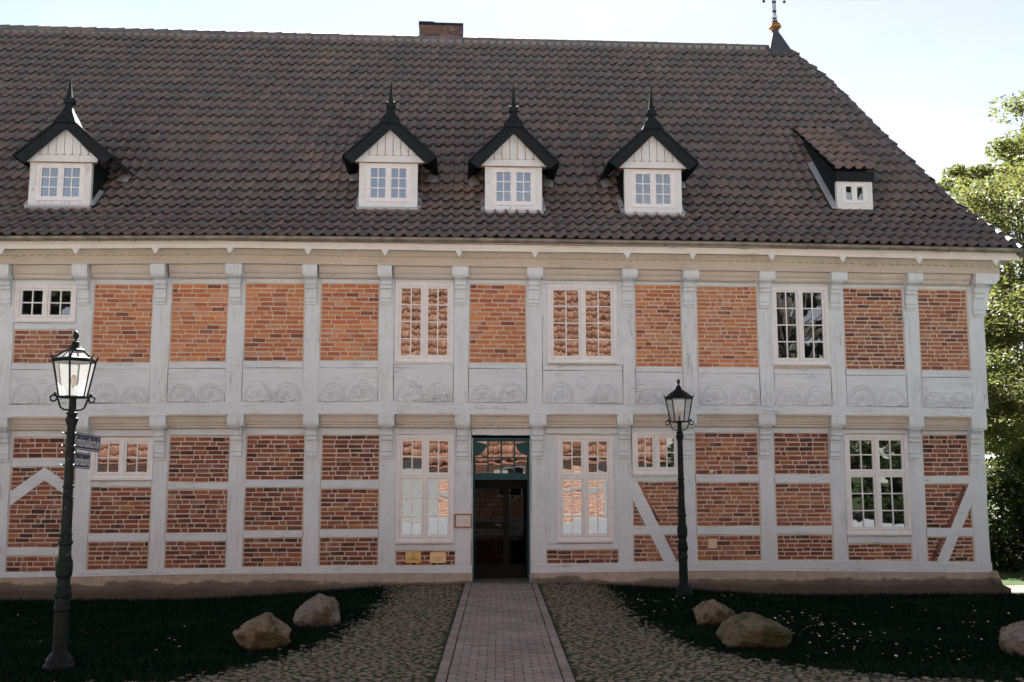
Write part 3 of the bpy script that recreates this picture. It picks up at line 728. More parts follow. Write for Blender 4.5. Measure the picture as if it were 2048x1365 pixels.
# --- windows
def pane_mesh(x0, x1, z0, z1, y, tilt):
    ax, az = tilt; xc, zc = (x0+x1)/2, (z0+z1)/2
    nx = 3
    V = [(x, y+ax*(x-xc)+az*(z-zc), z) for z in (z0, z1) for x in (x0, x1)]
    return np_mesh('pane', V, [(0, 1, 3, 2)], 'window_glass')
def window(x0, x1, z0, z1, yf, tiers, parent, cols=2, sill=True, name='window', glassm='window_glass', fr=.055, sash=.04, mun=.022, deep=.045, tilt=.005):
    """tiers: list of (fraction0, fraction1, rows) from the bottom; two casements side by side in each tier"""
    g = MB(); bt = fr*1.25
    g.box(x0, x0+fr, yf, yf+.12, z0, z1); g.box(x1-fr, x1, yf, yf+.12, z0, z1)
    g.box(x0+fr, x1-fr, yf+.001, yf+.12, z1-fr, z1); g.box(x0+fr, x1-fr, yf+.001, yf+.12, z0, z0+bt)
    # slim raised outer moulding
    for (a, b, c_, d) in ((x0-.012, x0+.016, z0, z1+.012), (x1-.016, x1+.012, z0, z1+.012), (x0+.016, x1-.016, z1-.014, z1+.012)):
        g.box(a, b, yf-.016, yf+.02, c_, d)
    xm = (x0+x1)/2; mw = fr*.95
    g.box(xm-mw/2, xm+mw/2, yf+.004, yf+.12, z0+bt, z1-fr)
    iz0, iz1 = z0+bt, z1-fr; H = iz1-iz0
    for (f0, f1, r_) in tiers[1:]:
        zz = iz0+f0*H; 
        for (a, b) in ((x0+fr, xm-mw/2), (xm+mw/2, x1-fr)): g.box(a, b, yf+.006, yf+.12, zz-.032, zz+.022)
    w_ = g.build(name, 'white_frame', parent)
    for ti, (f0, f1, rows) in enumerate(tiers):
        a0 = iz0+f0*H+(.022 if ti else 0); a1 = iz0+f1*H-(.032 if ti < len(tiers)-1 else 0)
        for (b0, b1) in ((x0+fr, xm-mw/2), (xm+mw/2, x1-fr)):
            b0 += .004; b1 -= .004; c0 = a0+.004; c1 = a1-.004; ys_ = yf+.018; sb = sash*1.25
            g = MB()
            g.box(b0, b0+sash, ys_, ys_+.045, c0, c1); g.box(b1-sash, b1, ys_, ys_+.045, c0, c1)
            g.box(b0+sash, b1-sash, ys_+.001, ys_+.045, c1-sash, c1); g.box(b0+sash, b1-sash, ys_+.001, ys_+.045, c0, c0+sb)
            g.box(b0+sash, b1-sash, ys_-.012, ys_+.02, c0+.004, c0+.018)
            gx0, gx1, gz0, gz1 = b0+sash, b1-sash, c0+sb, c1-sash
            cw = (gx1-gx0-(cols-1)*mun)/cols; rh = (gz1-gz0-(rows-1)*mun)/rows
            for k_ in range(1, cols):
                xx = gx0+k_*(cw+mun)-mun; g.box(xx, xx+mun, ys_+.010, ys_+.042, gz0, gz1)
            for k_ in range(1, rows):
                zz = gz0+k_*(rh+mun)-mun
                for q in range(cols):
                    xx = gx0+q*(cw+mun); g.box(xx, xx+cw, ys_+.012, ys_+.042, zz, zz+mun)
            g.build('casement', 'white_frame', w_)
            base = (rnd.gauss(0, tilt*.7), rnd.gauss(0, tilt*.7))
            for q in range(cols):
                for k_ in range(rows):
                    px0 = gx0+q*(cw+mun); pz0 = gz0+k_*(rh+mun)
                    me = pane_mesh(px0-.002, px0+cw+.002, pz0-.002, pz0+rh+.002, ys_+.03, (base[0]+rnd.gauss(0, tilt*.45), base[1]+rnd.gauss(0, tilt*.45)))
                    me.materials[0] = MAT[glassm]; link('pane', me, w_)
    if sill:
        g = MB(); g.prism([(yf-.045, z0-.03), (yf-.045, z0-.012), (yf+.02, z0-.0005), (yf+.08, z0-.0005), (yf+.08, z0-.03)], x0-.03, x1+.03, axis='x')
        g.build('window_sill', 'white_frame', w_)
    return w_
def pwin(px0, py0, px1, py1, Y, tiers, **kw):
    a = onY(px0, (py0+py1)/2, Y); b = onY(px1, (py0+py1)/2, Y); c_ = (px0+px1)/2
    return window(a[0], b[0], onY(c_, py1, Y)[2]+.012, onY(c_, py0, Y)[2], Y-.006, tiers, house, **kw)
SM = [(0, 1, 2)]; UPW = [(0, 1, 4)]; TALL = [(0, .615, 3), (.615, 1, 2)]

# --- upper storey bays
upk = {0: 'o', 1: 'o', 3: 'o', 4: 'o', 5: 'o', 6: 'o', 8: 'o', 10: 'o', 11: 'o', 13: 'r', 14: 'r'}
UT = [(0, 571), (480, 567), (760, 567), (1000, 569), (1320, 570), (1520, 574), (1740, 577), (1940, 581)]
UB = [(0, 728), (480, 723), (760, 722), (1000, 726), (1320, 734), (1520, 736), (1740, 739), (1940, 742)]
UBR = [(0, 741), (480, 737), (760, 736), (1000, 738), (1250, 744), (1520, 748), (1740, 751), (1940, 757)]   # bottom of the parapet rail
fan = MB()
NF = 13; NA = NF*6; rs = [.10, .16, .22, .34, .5, .62, .68, .72, .76, .79, .82, .85, .88, .91, .94, .97, 1.0]
def relief(r_, th):
    fl = abs(sin(th*NF/1.0*.5*2/2*1.0)) if False else abs(sin(NF*th/2))
    if r_ < .20: return .35
    if r_ < .70:
        e = ss(.70, .58, r_) if r_ > .58 else 1
        return (.15+.95*(fl**.6))*e*ss(.16, .3, r_)
    if r_ < .74: return 0
    if r_ < .84: return .75*sin(pi*(r_-.74)/.10)
    if r_ < .89: return .05
    return .8*sin(pi*(r_-.89)/.11)
V = []
for r_ in rs:
    for k_ in range(NA+1):
        th = pi*k_/NA; V.append((r_*cos(th), -relief(r_, th)*.07-.002, r_*sin(th)))
n = NA+1
fan.add(V, [(j*n+k_, j*n+k_+1, (j+1)*n+k_+1, (j+1)*n+k_) for j in range(len(rs)-1) for k_ in range(NA)])
fan.add([(0, -.03, 0)]+[V[k_] for k_ in range(n)], [(0, k_+1, k_+2) for k_ in range(n-1)])
fan_me = fan.mesh('carved_fan', 'paint_beam', smooth=True)
for i in range(NP-1):
    c_ = (UPOST[i][1]+UPOST[i+1][0])/2; x0, x1 = XU[i][1], XU[i+1][0]
    t, b, br_ = lerp(UT, c_), lerp(UB, c_), lerp(UBR, c_)
    rail(i, 1, (lerp(FB_B, c_)-2, t), 'rail')
    rail(i, 1, (b, br_), 'rail')
    # fill timber between the beam ends
    zt = onY(c_, lerp(FB_T, c_)-4, -.40)[2]; zb = onY(c_, lerp(FB_B, c_), -.36)[2]
    g = MB(); hgt = zt-zb
    g.prism([(-.30, zb-.005), (-.33, zb), (-.36, zb+.03), (-.365, zb+.07), (-.40, zb+.10), (-.42, zb+hgt*.6), (-.43, zt), (-.2, zt), (-.2, zb-.005)], x0-.02, x1+.02, axis='x'); g.build('fill_timber', 'paint_fill', house)
    # parapet board with two carved fans
    z1 = zU(c_, br_); z0 = zU(c_, lerp(THR_T, c_))
    g = MB(); g.box(x0+.006, x1-.006, Y1+.006, Y1+.06, z0+.004, z1-.004); pb_ = g.build('parapet_board', 'paint_beam', house)
    wb = x1-x0
    two = [(.255, .25), (.755, .235)] if i % 2 else [(.245, .24), (.75, .248)]
    if i == 9: two = [(.215, .19), (.785, .17)]
    for (fx_, fr_) in two:
        R_ = fr_*wb*rnd.uniform(.93, 1.0); o = link('carved_fan', fan_me, pb_, (x0+fx_*wb, Y1+.002, z0+.012)); zs = min(R_*1.5, (z1-z0)*.78)*rnd.uniform(.9, 1.0)
        o.scale = (R_, .5, zs)
    if i in upk: infill(i, 1, (t, b), upk[i], .0875 if i < 10 else .080, .12 if i < 10 else .35)
rail(2, 1, (646, 659)); infill(2, 1, (660, 727), 'r')
pwin(32, 571, 151, 644, Y1, SM)
pwin(792, 567, 905, 725, Y1, UPW)
pwin(1097, 571, 1232, 726, Y1, UPW)
pwin(1545, 575, 1656, 730, Y1, UPW)
for (a, b, pt, pbm) in ((789, 793, 567, 725), (904, 908, 567, 725), (1085, 1098, 569, 730), (1231, 1245, 569, 730), (28, 33, 571, 647), (150, 153, 571, 647), (1544, 1546, 573, 735), (1655, 1659, 573, 735)):
    x0, x1 = onY(a, 650, Y1)[0], onY(b, 650, Y1)[0]; timber('jamb', x0, x1, zU((a+b)/2, pbm), zU((a+b)/2, pt), Y1+.004, .2, 'z', 'paint_post', jit=.002, ch=.003)
# wreath emblem on the parapet under the wide window
p = onY(1165, 763, Y1); g = MB()
V = []; Fc = []
for a in range(24):
    for b in range(6):
        A = 2*pi*a/24; B = 2*pi*b/6; R_ = .11+.018*cos(B)*(1+.25*sin(9*A)); V.append((p[0]+R_*cos(A), Y1+.004-.014*max(0, sin(B)), p[2]+R_*sin(A)))
for a in range(24):
    for b in range(6): Fc.append((a*6+b, ((a+1) % 24)*6+b, ((a+1) % 24)*6+(b+1) % 6, a*6+(b+1) % 6))
g.add(V, Fc)
for k_ in range(4):
    zz = p[2]-.16-.028*k_; hw = (.05, .10, .085, .10)[k_]; g.box(p[0]-hw, p[0]+hw, Y1-.001, Y1+.006, zz, zz+.010)
g.build('carved_wreath', 'paint_beam', house)

# --- lower storey bays
LT = [(0, 876), (300, 873), (480, 870), (760, 870), (1000, 871), (1320, 866), (1520, 866), (1740, 868), (1940, 871)]
def fill_low(i):
    c_ = (LPOST[i][1]+LPOST[i+1][0])/2; x0, x1 = XL[i][1], XL[i+1][0]
    rail(i, 0, (lerp(FILL_B, c_)-2, lerp(LT, c_)), 'rail')
    zt = onY(c_, lerp(THR_B, c_)-4, -.16)[2]; zb = onY(c_, lerp(FILL_B, c_), -.1)[2]; hgt = zt-zb
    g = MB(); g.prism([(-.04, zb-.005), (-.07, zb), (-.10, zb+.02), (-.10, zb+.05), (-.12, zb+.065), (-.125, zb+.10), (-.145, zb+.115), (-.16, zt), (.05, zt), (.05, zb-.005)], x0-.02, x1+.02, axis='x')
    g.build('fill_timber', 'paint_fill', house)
    # moulded lip under the threshold beam
    zz = onY(c_, lerp(THR_B, c_), Y1)[2]
    g = MB(); g.prism([(x0+.02, zz-.012), (x1-.02, zz-.012), (x1-.07, zz+.022), (x0+.07, zz+.022)], Y1-.022, Y1+.02); g.build('moulding', 'paint_fill', house)
for i in range(NP-1): fill_low(i)
for i in (0, 1, 2):      # bays at and beyond the left border
    infill(i, 0, (876, 917), 'd'); rail(i, 0, (917, 934)); infill(i, 0, (934, 1096), 'd'); rail(i, 0, (1095, 1113)); infill(i, 0, (1113, 1145), 'd')
rail(3, 0, (962, 974)); infill(3, 0, (974, 1068), 'd'); rail(3, 0, (1068, 1084)); infill(3, 0, (1084, 1140), 'd')
infill(4, 0, (874, 965), 'd'); rail(4, 0, (965, 980)); infill(4, 0, (980, 1067), 'd'); rail(4, 0, (1067, 1083)); infill(4, 0, (1083, 1138), 'd')
infill(5, 0, (870, 961), 'd'); rail(5, 0, (961, 975)); infill(5, 0, (975, 1062), 'd'); rail(5, 0, (1062, 1076)); infill(5, 0, (1076, 1135), 'd')
infill(6, 0, (870, 961), 'd'); rail(6, 0, (961, 978)); infill(6, 0, (978, 1060), 'd'); rail(6, 0, (1060, 1075)); infill(6, 0, (1075, 1132), 'd')
rail(7, 0, (1088, 1102)); infill(7, 0, (1102, 1132), 'd')
rail(9, 0, (1088, 1100)); infill(9, 0, (1100, 1128), 'd')
rail(10, 0, (951, 964)); infill(10, 0, (964, 1053), 'r', .078, .4); rail(10, 0, (1053, 1070)); infill(10, 0, (1070, 1124), 'r', .078, .3)
infill(11, 0, (866, 950), 'r', .086, .3); rail(11, 0, (950, 965)); infill(11, 0, (965, 1053), 'r', .086, .3); rail(11, 0, (1053, 1071)); infill(11, 0, (1071, 1122), 'r')
infill(12, 0, (866, 949), 'd', .086, .3); rail(12, 0, (949, 967)); infill(12, 0, (967, 1053), 'r', .086, .3); rail(12, 0, (1053, 1070)); infill(12, 0, (1070, 1121), 'd')
rail(13, 0, (1072, 1088)); infill(13, 0, (1088, 1121), 'd', .086, .1)
infill(14, 0, (870, 953), 'd', .086, .35); rail(14, 0, (953, 968)); infill(14, 0, (968, 1057), 'd', .086, .3); rail(14, 0, (1057, 1074)); infill(14, 0, (1074, 1124), 'd', .086, .3)
pwin(184, 877, 305, 959, Y0, SM)
pwin(794, 872, 906, 1085, Y0, TALL)
pwin(1116, 873, 1225, 1083, Y0, TALL)
pwin(1266, 866, 1359, 949, Y0, SM)
pwin(1693, 871, 1817, 1069, Y0, TALL)
for (a, b, pt, pbm) in ((179, 185, 874, 962), (304, 307, 874, 962), (790, 795, 870, 1088), (905, 913, 870, 1088), (1091, 1117, 870, 1088), (1224, 1238, 870, 1088), (1264, 1267, 866, 952), (1358, 1367, 866, 952), (1690, 1694, 868, 1072), (1816, 1822, 868, 1072)):
    c_ = (a+b)/2; y_ = (pt+pbm)/2; x0, x1 = onY(a, y_, Y0)[0], onY(b, y_, Y0)[0]; timber('jamb', x0, x1, zL(c_, pbm), zL(c_, pt), Y0+.004, .2, 'z', 'paint_post', jit=.002, ch=.003)
# braces
def brace(pa, pb, wpx):
    a = onY(*pa, Y0); b = onY(*pb, Y0); wd = wpx/104/2
    d = Vector((b[0]-a[0], b[2]-a[2])).normalized(); nrm = Vector((-d.y, d.x))*wd; L = Vector((b[0]-a[0], b[2]-a[2])).length
    g = MB(); A = []; n = 8; V = []
    for i in range(n+1):
        t = i/n; c = Vector((a[0], a[2]))+d*L*t; j = rnd.uniform(-.004, .004)
        for s_, yy in ((-1, .0), (1, .0), (1, .12), (-1, .12)): V.append((c.x+s_*(nrm.x+j), Y0-.001+yy, c.y+s_*nrm.y))
    Fc = [(i*4+k_, i*4+(k_+1) % 4, (i+1)*4+(k_+1) % 4, (i+1)*4+k_) for i in range(n) for k_ in range(4)]+[(0, 1, 2, 3), (n*4+3, n*4+2, n*4+1, n*4)]
    g.add(V, Fc); g.build('brace', 'paint_beam', house)
brace((1259, 960), (1342, 1126), 24); brace((1950, 966), (1884, 1127), 21)
a = onY(89, 935, 0); a2 = onY(89, 961, 0); l0 = onY(20, 984, 0); l1 = onY(20, 1012, 0); r0 = onY(150, 978, 0); r1 = onY(150, 1004, 0)
g = MB(); g.prism([(a[0], a[2]), (a2[0], a2[2]), (l1[0], l1[2]), (l0[0], l0[2])], -.001, .12); g.build('brace', 'paint_beam', house)
g = MB(); g.prism([(a[0], a[2]), (r0[0], r0[2]), (r1[0], r1[2]), (a2[0], a2[2])], -.001, .12); g.build('brace', 'paint_beam', house)
# sloped bricks along the braces
def slope_bricks(pa, pb, n, kind):
    A = onY(*pa, 0); B = onY(*pb, 0); d = np.array([B[0]-A[0], B[2]-A[2]]); L = np.linalg.norm(d); ang = atan2(d[1], d[0])
    for k_ in range(n):
        t = (k_+.5)/n; c_ = np.array([A[0], A[2]])+d*t
        BR.append((c_[0], c_[1], L/n-.014, .072, Y0+.005, KIND[kind], None, ang))
slope_bricks((1278, 968), (1317, 1046), 3, 'r'); slope_bricks((1331, 1074), (1354, 1120), 2, 'd'); slope_bricks((1931, 972), (1898, 1052), 4, 'd'); slope_bricks((1884, 1078), (1865, 1122), 2, 'd')

# --- brick objects: the 300 that show largest singly, the rest joined
def brick_geo(q, w_, h_, dpt, cx=0, cy=0, cz=0, ang=0, r=0.0, mi=0, cc=None):
    c1, c2 = cc if cc else (.006, .006)
    ca, sa = cos(ang), sin(ang); V = []
    for (ix, iz, yy) in ((0, 0, dpt), (0, 0, .006), (c1, c2, 0)):
        for sx, sz in ((-1, -1), (1, -1), (1, 1), (-1, 1)):
            X = sx*(w_/2-ix); Z_ = sz*(h_/2-iz); X += rnd.uniform(-.004, .004); Z_ += rnd.uniform(-.0035, .0035); V.append((cx+X*ca-Z_*sa, cy+yy, cz+X*sa+Z_*ca))
    q.add(V, [(0, 1, 5, 4), (1, 2, 6, 5), (2, 3, 7, 6), (3, 0, 4, 7), (4, 5, 9, 8), (5, 6, 10, 9), (6, 7, 11, 10), (7, 4, 8, 11), (8, 9, 10, 11)], r, mi)
def barea(b):
    u, v = proj((b[0], b[4], b[1]))
    return -1 if (u < 0 or u > 2048 or b[6] is None) else b[2]*b[3]/((b[0])**2+(b[4]+19.1)**2)
idx = sorted(range(len(BR)), key=lambda i: -barea(BR[i])); big = set(idx[:300])
unit = []
for kx in range(3):
    unit.append([])
    for vv in range(6):
        q = MB(); brick_geo(q, .26, .072, .04); unit[-1].append(q.mesh('brick', KM[kx], fix=False))
rest = MB()
for i, (cx, cz_, w_, h_, y_, kd, pn, ang) in enumerate(BR):
    if i in big:
        o = link('brick', unit[kd][i % 6], pn, (cx, y_, cz_)); o.scale = (w_/.26, 1, h_/.072); o.rotation_euler = (0, -ang, 0)
    else: brick_geo(rest, w_, h_, .04, cx, y_, cz_, ang, rnd.random()*.999+.0005, kd)
tag(rest.build('brickwork', KM, house, fix=False), kind='stuff')

# --- door
dzt = onY(1002, 876, 0)[2]; dzm = onY(1002, 958, 0)[2]
DY = .06
g = MB()
g.box(dxl, dxl+.012, -.02, .2, 0, dzt); g.box(dxr-.012, dxr, -.02, .2, 0, dzt)
reveal = g.build('door_lining', 'paint_post', house)
g = MB(); fr = .05
g.box(dxl+.012, dxl+.05, DY-.03, DY+.08, .02, dzt); g.box(dxr-.05, dxr-.012, DY-.03, DY+.08, .02, dzt); g.box(dxl+.05, dxr-.05, DY-.029, DY+.08, dzt-.07, dzt)
g.box(dxl+.05, dxr-.05, DY-.05, DY+.08, dzm-.02, dzm+.105)
dfr = g.build('door_frame', 'door_teal', house)
tx0, tx1, tz0, tz1 = dxl+.05, dxr-.05, dzm+.105, dzt-.07
g = MB(); cw = (tx1-tx0)/4; rh = (tz1-tz0)/2
for k_ in range(1, 4): g.box(tx0+cw*k_-.014, tx0+cw*k_+.014, DY-.02, DY+.03, tz0, tz1)
for k_ in range(4): g.box(tx0+cw*k_+.014, tx0+cw*(k_+1)-.014, DY-.018, DY+.03, tz0+rh*.98-.013, tz0+rh*.98+.013)
for s_ in (-1, 1):       # curved corner pieces
    xa = tx0 if s_ < 0 else tx1
    pl = [(xa, tz1)]
    for k_ in range(9):
        t = k_/8; pl.append((xa-s_*cw*(.90-.10*t)*cos(t*pi/2)-s_*.0, tz1-(tz1-tz0)*(.08+.36*sin(t*pi/2))))
    pl.append((xa, tz1-(tz1-tz0)*.42)); g.prism(pl, DY-.022, DY+.03)
trn = g.build('transom_window', 'door_teal', house)
for k_ in range(4):
    for j in range(2):
        me = pane_mesh(tx0+cw*k_+.012, tx0+cw*(k_+1)-.012, tz0+rh*j, tz0+rh*(j+1), DY+.01, (rnd.gauss(0, .0012), rnd.gauss(0, .0012))); link('pane', me, trn)
g = MB(); g.box(tx0+cw*1.45, tx0+cw*1.97, DY-.004, DY+.004, tz0, tz0+.055); g.box(tx0+cw*2.04, tx0+cw*2.5, DY-.004, DY+.004, tz0, tz0+.055); g.build('glint_strip', 'paper', trn)  # white strips stand in for two bulbs reflected in the transom
# porch recess with a dark glazed inner door
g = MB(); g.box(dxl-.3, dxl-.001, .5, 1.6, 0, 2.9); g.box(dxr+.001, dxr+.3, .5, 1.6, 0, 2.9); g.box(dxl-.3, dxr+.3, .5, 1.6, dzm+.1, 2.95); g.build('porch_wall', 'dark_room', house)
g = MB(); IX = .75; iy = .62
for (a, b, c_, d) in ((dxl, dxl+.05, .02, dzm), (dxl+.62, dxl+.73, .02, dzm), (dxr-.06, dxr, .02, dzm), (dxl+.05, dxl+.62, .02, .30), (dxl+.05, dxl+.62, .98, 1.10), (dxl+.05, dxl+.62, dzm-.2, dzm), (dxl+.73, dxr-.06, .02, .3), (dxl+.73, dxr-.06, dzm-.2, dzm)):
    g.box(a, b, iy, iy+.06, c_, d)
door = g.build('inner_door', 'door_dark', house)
for (a, b, c_, d) in ((dxl+.05, dxl+.62, .30, .98), (dxl+.05, dxl+.62, 1.10, dzm-.2), (dxl+.73, dxr-.06, .3, dzm-.2)):
    me = pane_mesh(a, b, c_, d, iy+.03, (0, 0)); me.materials[0] = MAT['door_glass2']; link('pane', me, door)
g = MB(); g.tube([(dxl+.56, iy-.05, 1.02), (dxl+.56, iy-.05, 1.06), (dxl+.46, iy-.05, 1.06)], .011, 6); g.build('handle', 'chrome', door)
# brick side of the porch with the darkness in there put into its colour
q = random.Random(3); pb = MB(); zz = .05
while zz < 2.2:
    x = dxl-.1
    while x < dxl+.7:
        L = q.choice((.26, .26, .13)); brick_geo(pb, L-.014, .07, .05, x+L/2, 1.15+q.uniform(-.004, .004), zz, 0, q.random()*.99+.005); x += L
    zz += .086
tag(pb.build('porch_bricks', 'brick_soot_gloom', house, fix=False), kind='stuff')
g = MB(); g.box(dxl-.3, dxr+.3, 1.21, 1.3, 0, 2.9); g.build('porch_back', 'dark_room', house)  # near-black panel, porch shade given by colour
g = MB(); g.box(dxl-.06, dxr+.06, .02-.14, .62, -.02, .035); g.build('door_step', 'stone_step', house)
g = MB(); g.box(dxr-.004, dxr+.004, -.028, -.02, 1.08, 1.33); g.build('card', 'paper', house)

# ================================================================== ROOF
EY, EZ = -.88, onY(920, 477, -.88)[2]
RYr = 5.6; RZ = onY(930, 81, RYr)[2]
a35 = radians(35)
BYr = EY+cos(a35)*1.93; BZ = EZ+sin(a35)*1.93
L1 = 1.93; L2 = sqrt((RYr-BYr)**2+(RZ-BZ)**2); NROW = 25
def bow(x, t): return (-.0008*(x-.9)**2)*(1-t)-.004*(x-.0)*t
A_UP = atan2(RZ-BZ, RYr-BYr)
_S = [0.0]; _Y = [EY]; _Z = [EZ]; ds = .02
while _Y[-1] < RYr+.02:
    sm = _S[-1]+ds/2; an = a35+(A_UP-a35)*ss(L1-1.1, L1+1.1, sm); _S.append(_S[-1]+ds); _Y.append(_Y[-1]+cos(an)*ds); _Z.append(_Z[-1]+sin(an)*ds)
RZ = float(np.interp(RYr, _Y, _Z)); LTOT = float(np.interp(RYr, _Y, _S))
def roof_pt(s): return float(np.interp(s, _S, _Y)), float(np.interp(s, _S, _Z)), a35+(A_UP-a35)*ss(L1-1.1, L1+1.1, s)
def roof_z(y): return float(np.interp(y, _Y, _Z)) if y > EY else EZ+(y-EY)*tan(a35)
def roof_y(z): return float(np.interp(z, _Z, _Y))
hx_e = onY(2046, 496, EY)[0]; hx_r = onY(1573, 100, RYr)[0]; hx_b = onY(1873, 372, 1.35)[0]
HIP = [(EY, hx_e), (BYr*.5+EY*.5, 0), (BYr, 0), (RYr, hx_r)]
# hip line measured in the photo: intersect with the roof surface
def roof_hit(px, py):
    d = ray(px, py); lo, hi = 15.0, (RYr-CAM[1])/d[1]
    f = lambda t: (CAM+d*t)[2]-roof_z(min((CAM+d*t)[1], RYr))-bow((CAM+d*t)[0], 0)*.5
    for _ in range(60):
        m_ = (lo+hi)/2
        if f(m_) > 0: lo = m_
        else: hi = m_
    return CAM+d*lo
HIP = [(EY, hx_e)]
for q in ((1960, 440), (1860, 362), (1765, 270), (1660, 165)):
    p = roof_hit(*q); HIP.append((p[1], p[0]))
HIP.append((RYr, hx_r))
def hipx(y): return lerp(HIP, y)
XR0 = -12.3
roof = MB()
ysd = [EY+.05]+list(np.linspace(EY+.4, RYr, 12))
for y0, y1 in zip(ysd, ysd[1:]):
    n = 24
    for k_ in range(n):
        def pt(f, y): x = XR0+(hipx(y)-XR0)*f; t = (y-EY)/(RYr-EY); return (x, y, roof_z(y)+bow(x, t)-.035)
        roof.add([pt(k_/n, y0), pt((k_+1)/n, y0), pt((k_+1)/n, y1), pt(k_/n, y1)], [(0, 1, 2, 3)])
# back slope, hip end and left gable close the roof
RB_ = 2*RYr-EY
roof.add([(XR0, RYr, RZ-.03), (hx_r, RYr, RZ-.06), (hx_e, RB_, EZ-.1), (XR0, RB_, EZ-.1)], [(0, 1, 2, 3)])
hp = [(hipx(y), y, roof_z(y)-.06) for y in (EY+.05, 0, BYr, 2.5, 4, RYr)]
roof.add(hp+[(hx_e, RB_, EZ-.1)], [(0, 1, 6), (1, 2, 6), (2, 3, 6), (3, 4, 6), (4, 5, 6)])
roof.add([(XR0, EY, EZ-.04), (XR0, RB_, EZ-.1), (XR0, RYr, RZ-.03)], [(0, 1, 2)])
roof.add([(XR0, EY+.05, EZ-.06), (hx_e, EY+.05, EZ-.12), (hx_e, RB_, EZ-.12), (XR0, RB_, EZ-.06)], [(0, 1, 2, 3)])
roof = roof.build('roof', 'roof_tile', house, fix=False)
# one S-shaped pan tile: x across, y up the slope, z out of the slope
TW = .215; EL = LTOT/NROW; TL = EL*1.12
PROF = [(-.04, .014), (.10, .0), (.30, -.008), (.48, -.004), (.62, .016), (.74, .042), (.85, .052), (.95, .040), (1.06, .010)]
def tile_arrays(TW=TW, TL=TL, k=1.0):
    V = []; n = len(PROF)
    for (yy, up) in ((0, .056), (TL, .0)):
        for (u, hgt) in PROF: V.append((u*TW, yy+(-.012*sin(pi*min(1, max(0, u/.62))) if yy == 0 else 0), hgt*k+up))
    for (u, hgt) in PROF: V.append((u*TW, .05-.012*sin(pi*min(1, max(0, u/.62))), hgt*k+.056-.048))
    Fq = [(i, i+1, n+i+1, n+i) for i in range(n-1)]+[(2*n+i, 2*n+i+1, i+1, i) for i in range(n-1)]
    return np.array(V), np.array(Fq)
TA, TF = tile_arrays()
tile_me = np_mesh('roof_tile', TA, TF, 'roof_tile')
tl = []
for r_ in range(NROW):
    s0 = r_*EL*.985+ (0 if r_ else -.0)
    y, z, ang = roof_pt(s0+.01)
    xx = -12.2+.006*(r_ % 2)
    while xx < hipx(y)-.02:
        tl.append((xx, y, z, ang, r_)); xx += TW
def tvis(t):
    u, v = proj((t[0], t[1], t[2])); return 1/((t[0])**2+(t[1]+19.1)**2) if 0 < u < 2040 else 0
# cut-outs: nothing of the tiling lies inside the dormers (filled in below)
DORM = []
def dorm_box(px0, px1, pyb):
    p = roof_hit((px0+px1)/2, pyb); a = onY(px0, pyb-40, p[1])[0]; b = onY(px1, pyb-40, p[1])[0]; DORM.append((a, b, p[1])); return p[1]
DSPEC = [  # face x0,x1, face top, base, gable x0,x1, inner apex (x,y), tips l, r, spire tip y, collar y
    (58, 182, 326, 414, 50, 196, (126, 254), (30, 306), (222, 321), 150, 196),
    (718, 835, 327, 416, 708, 849, (779, 256), (688, 313), (870, 316), 156, 205),
    (970, 1084, 335, 423, 957, 1097, (1026, 264), (940, 323), (1115, 326), 164, 214),
    (1249, 1363, 339, 428, 1236, 1374, (1306, 268), (1220, 324), (1394, 328), 168, 220)]
for d in DSPEC: dorm_box(d[0], d[1], d[3])
SH_Y = dorm_box(1674, 1745, 419)
def in_dorm(x, y):
    for a, b, yy in DORM:
        if a+.02 < x and x+TW < b-.02 and yy-.22 < y < yy+.9: return True
    return False
tl = [t for t in tl if not in_dorm(t[0], t[1])]
order = sorted(range(len(tl)), key=lambda i: -tvis(tl[i])); big = set(order[:300])
VV = []; FF = []; RR = []; off = 0
for i, (x, y, z, ang, r_) in enumerate(tl):
    tt = (y-EY)/(RYr-EY); zz = z+bow(x, tt)+.022*mnoise.noise(Vector((x*.45, y*.6, 3.0)))
    slip = rnd.random() < .02
    jr = rnd.gauss(0, .007); jz = rnd.gauss(0, .005); jx = rnd.gauss(0, .002); ju = abs(rnd.gauss(0, .003))
    if slip: jz += rnd.uniform(-.05, .05); y -= cos(ang)*.035; zz -= sin(ang)*.035
    M = Matrix.Translation((x+jx, y-sin(ang)*ju, zz+cos(ang)*ju)) @ Matrix.Rotation(ang+rnd.gauss(0, .005), 4, 'X') @ Matrix.Rotation(jr, 4, 'Y') @ Matrix.Rotation(jz, 4, 'Z')
    cut = x+TW*1.06 > hipx(y+TL*cos(ang))
    if i in big and not cut:
        o = link('roof_tile', tile_me, roof); o.matrix_local = M
    else:
        A = np.array(M); B = TA@A[:3, :3].T+A[:3, 3]
        if cut:
            hx = np.array([hipx(q) for q in B[:, 1]]); B[:, 0] = np.minimum(B[:, 0], hx)
        VV.append(B); FF.append(TF+off); off += len(B); RR += [rnd.random()*.999+.0005]*len(TF)
tag(link('roof_tiling', np_mesh('roof_tiling', np.concatenate(VV), np.concatenate(FF), 'roof_tile', RR), roof), kind='stuff')
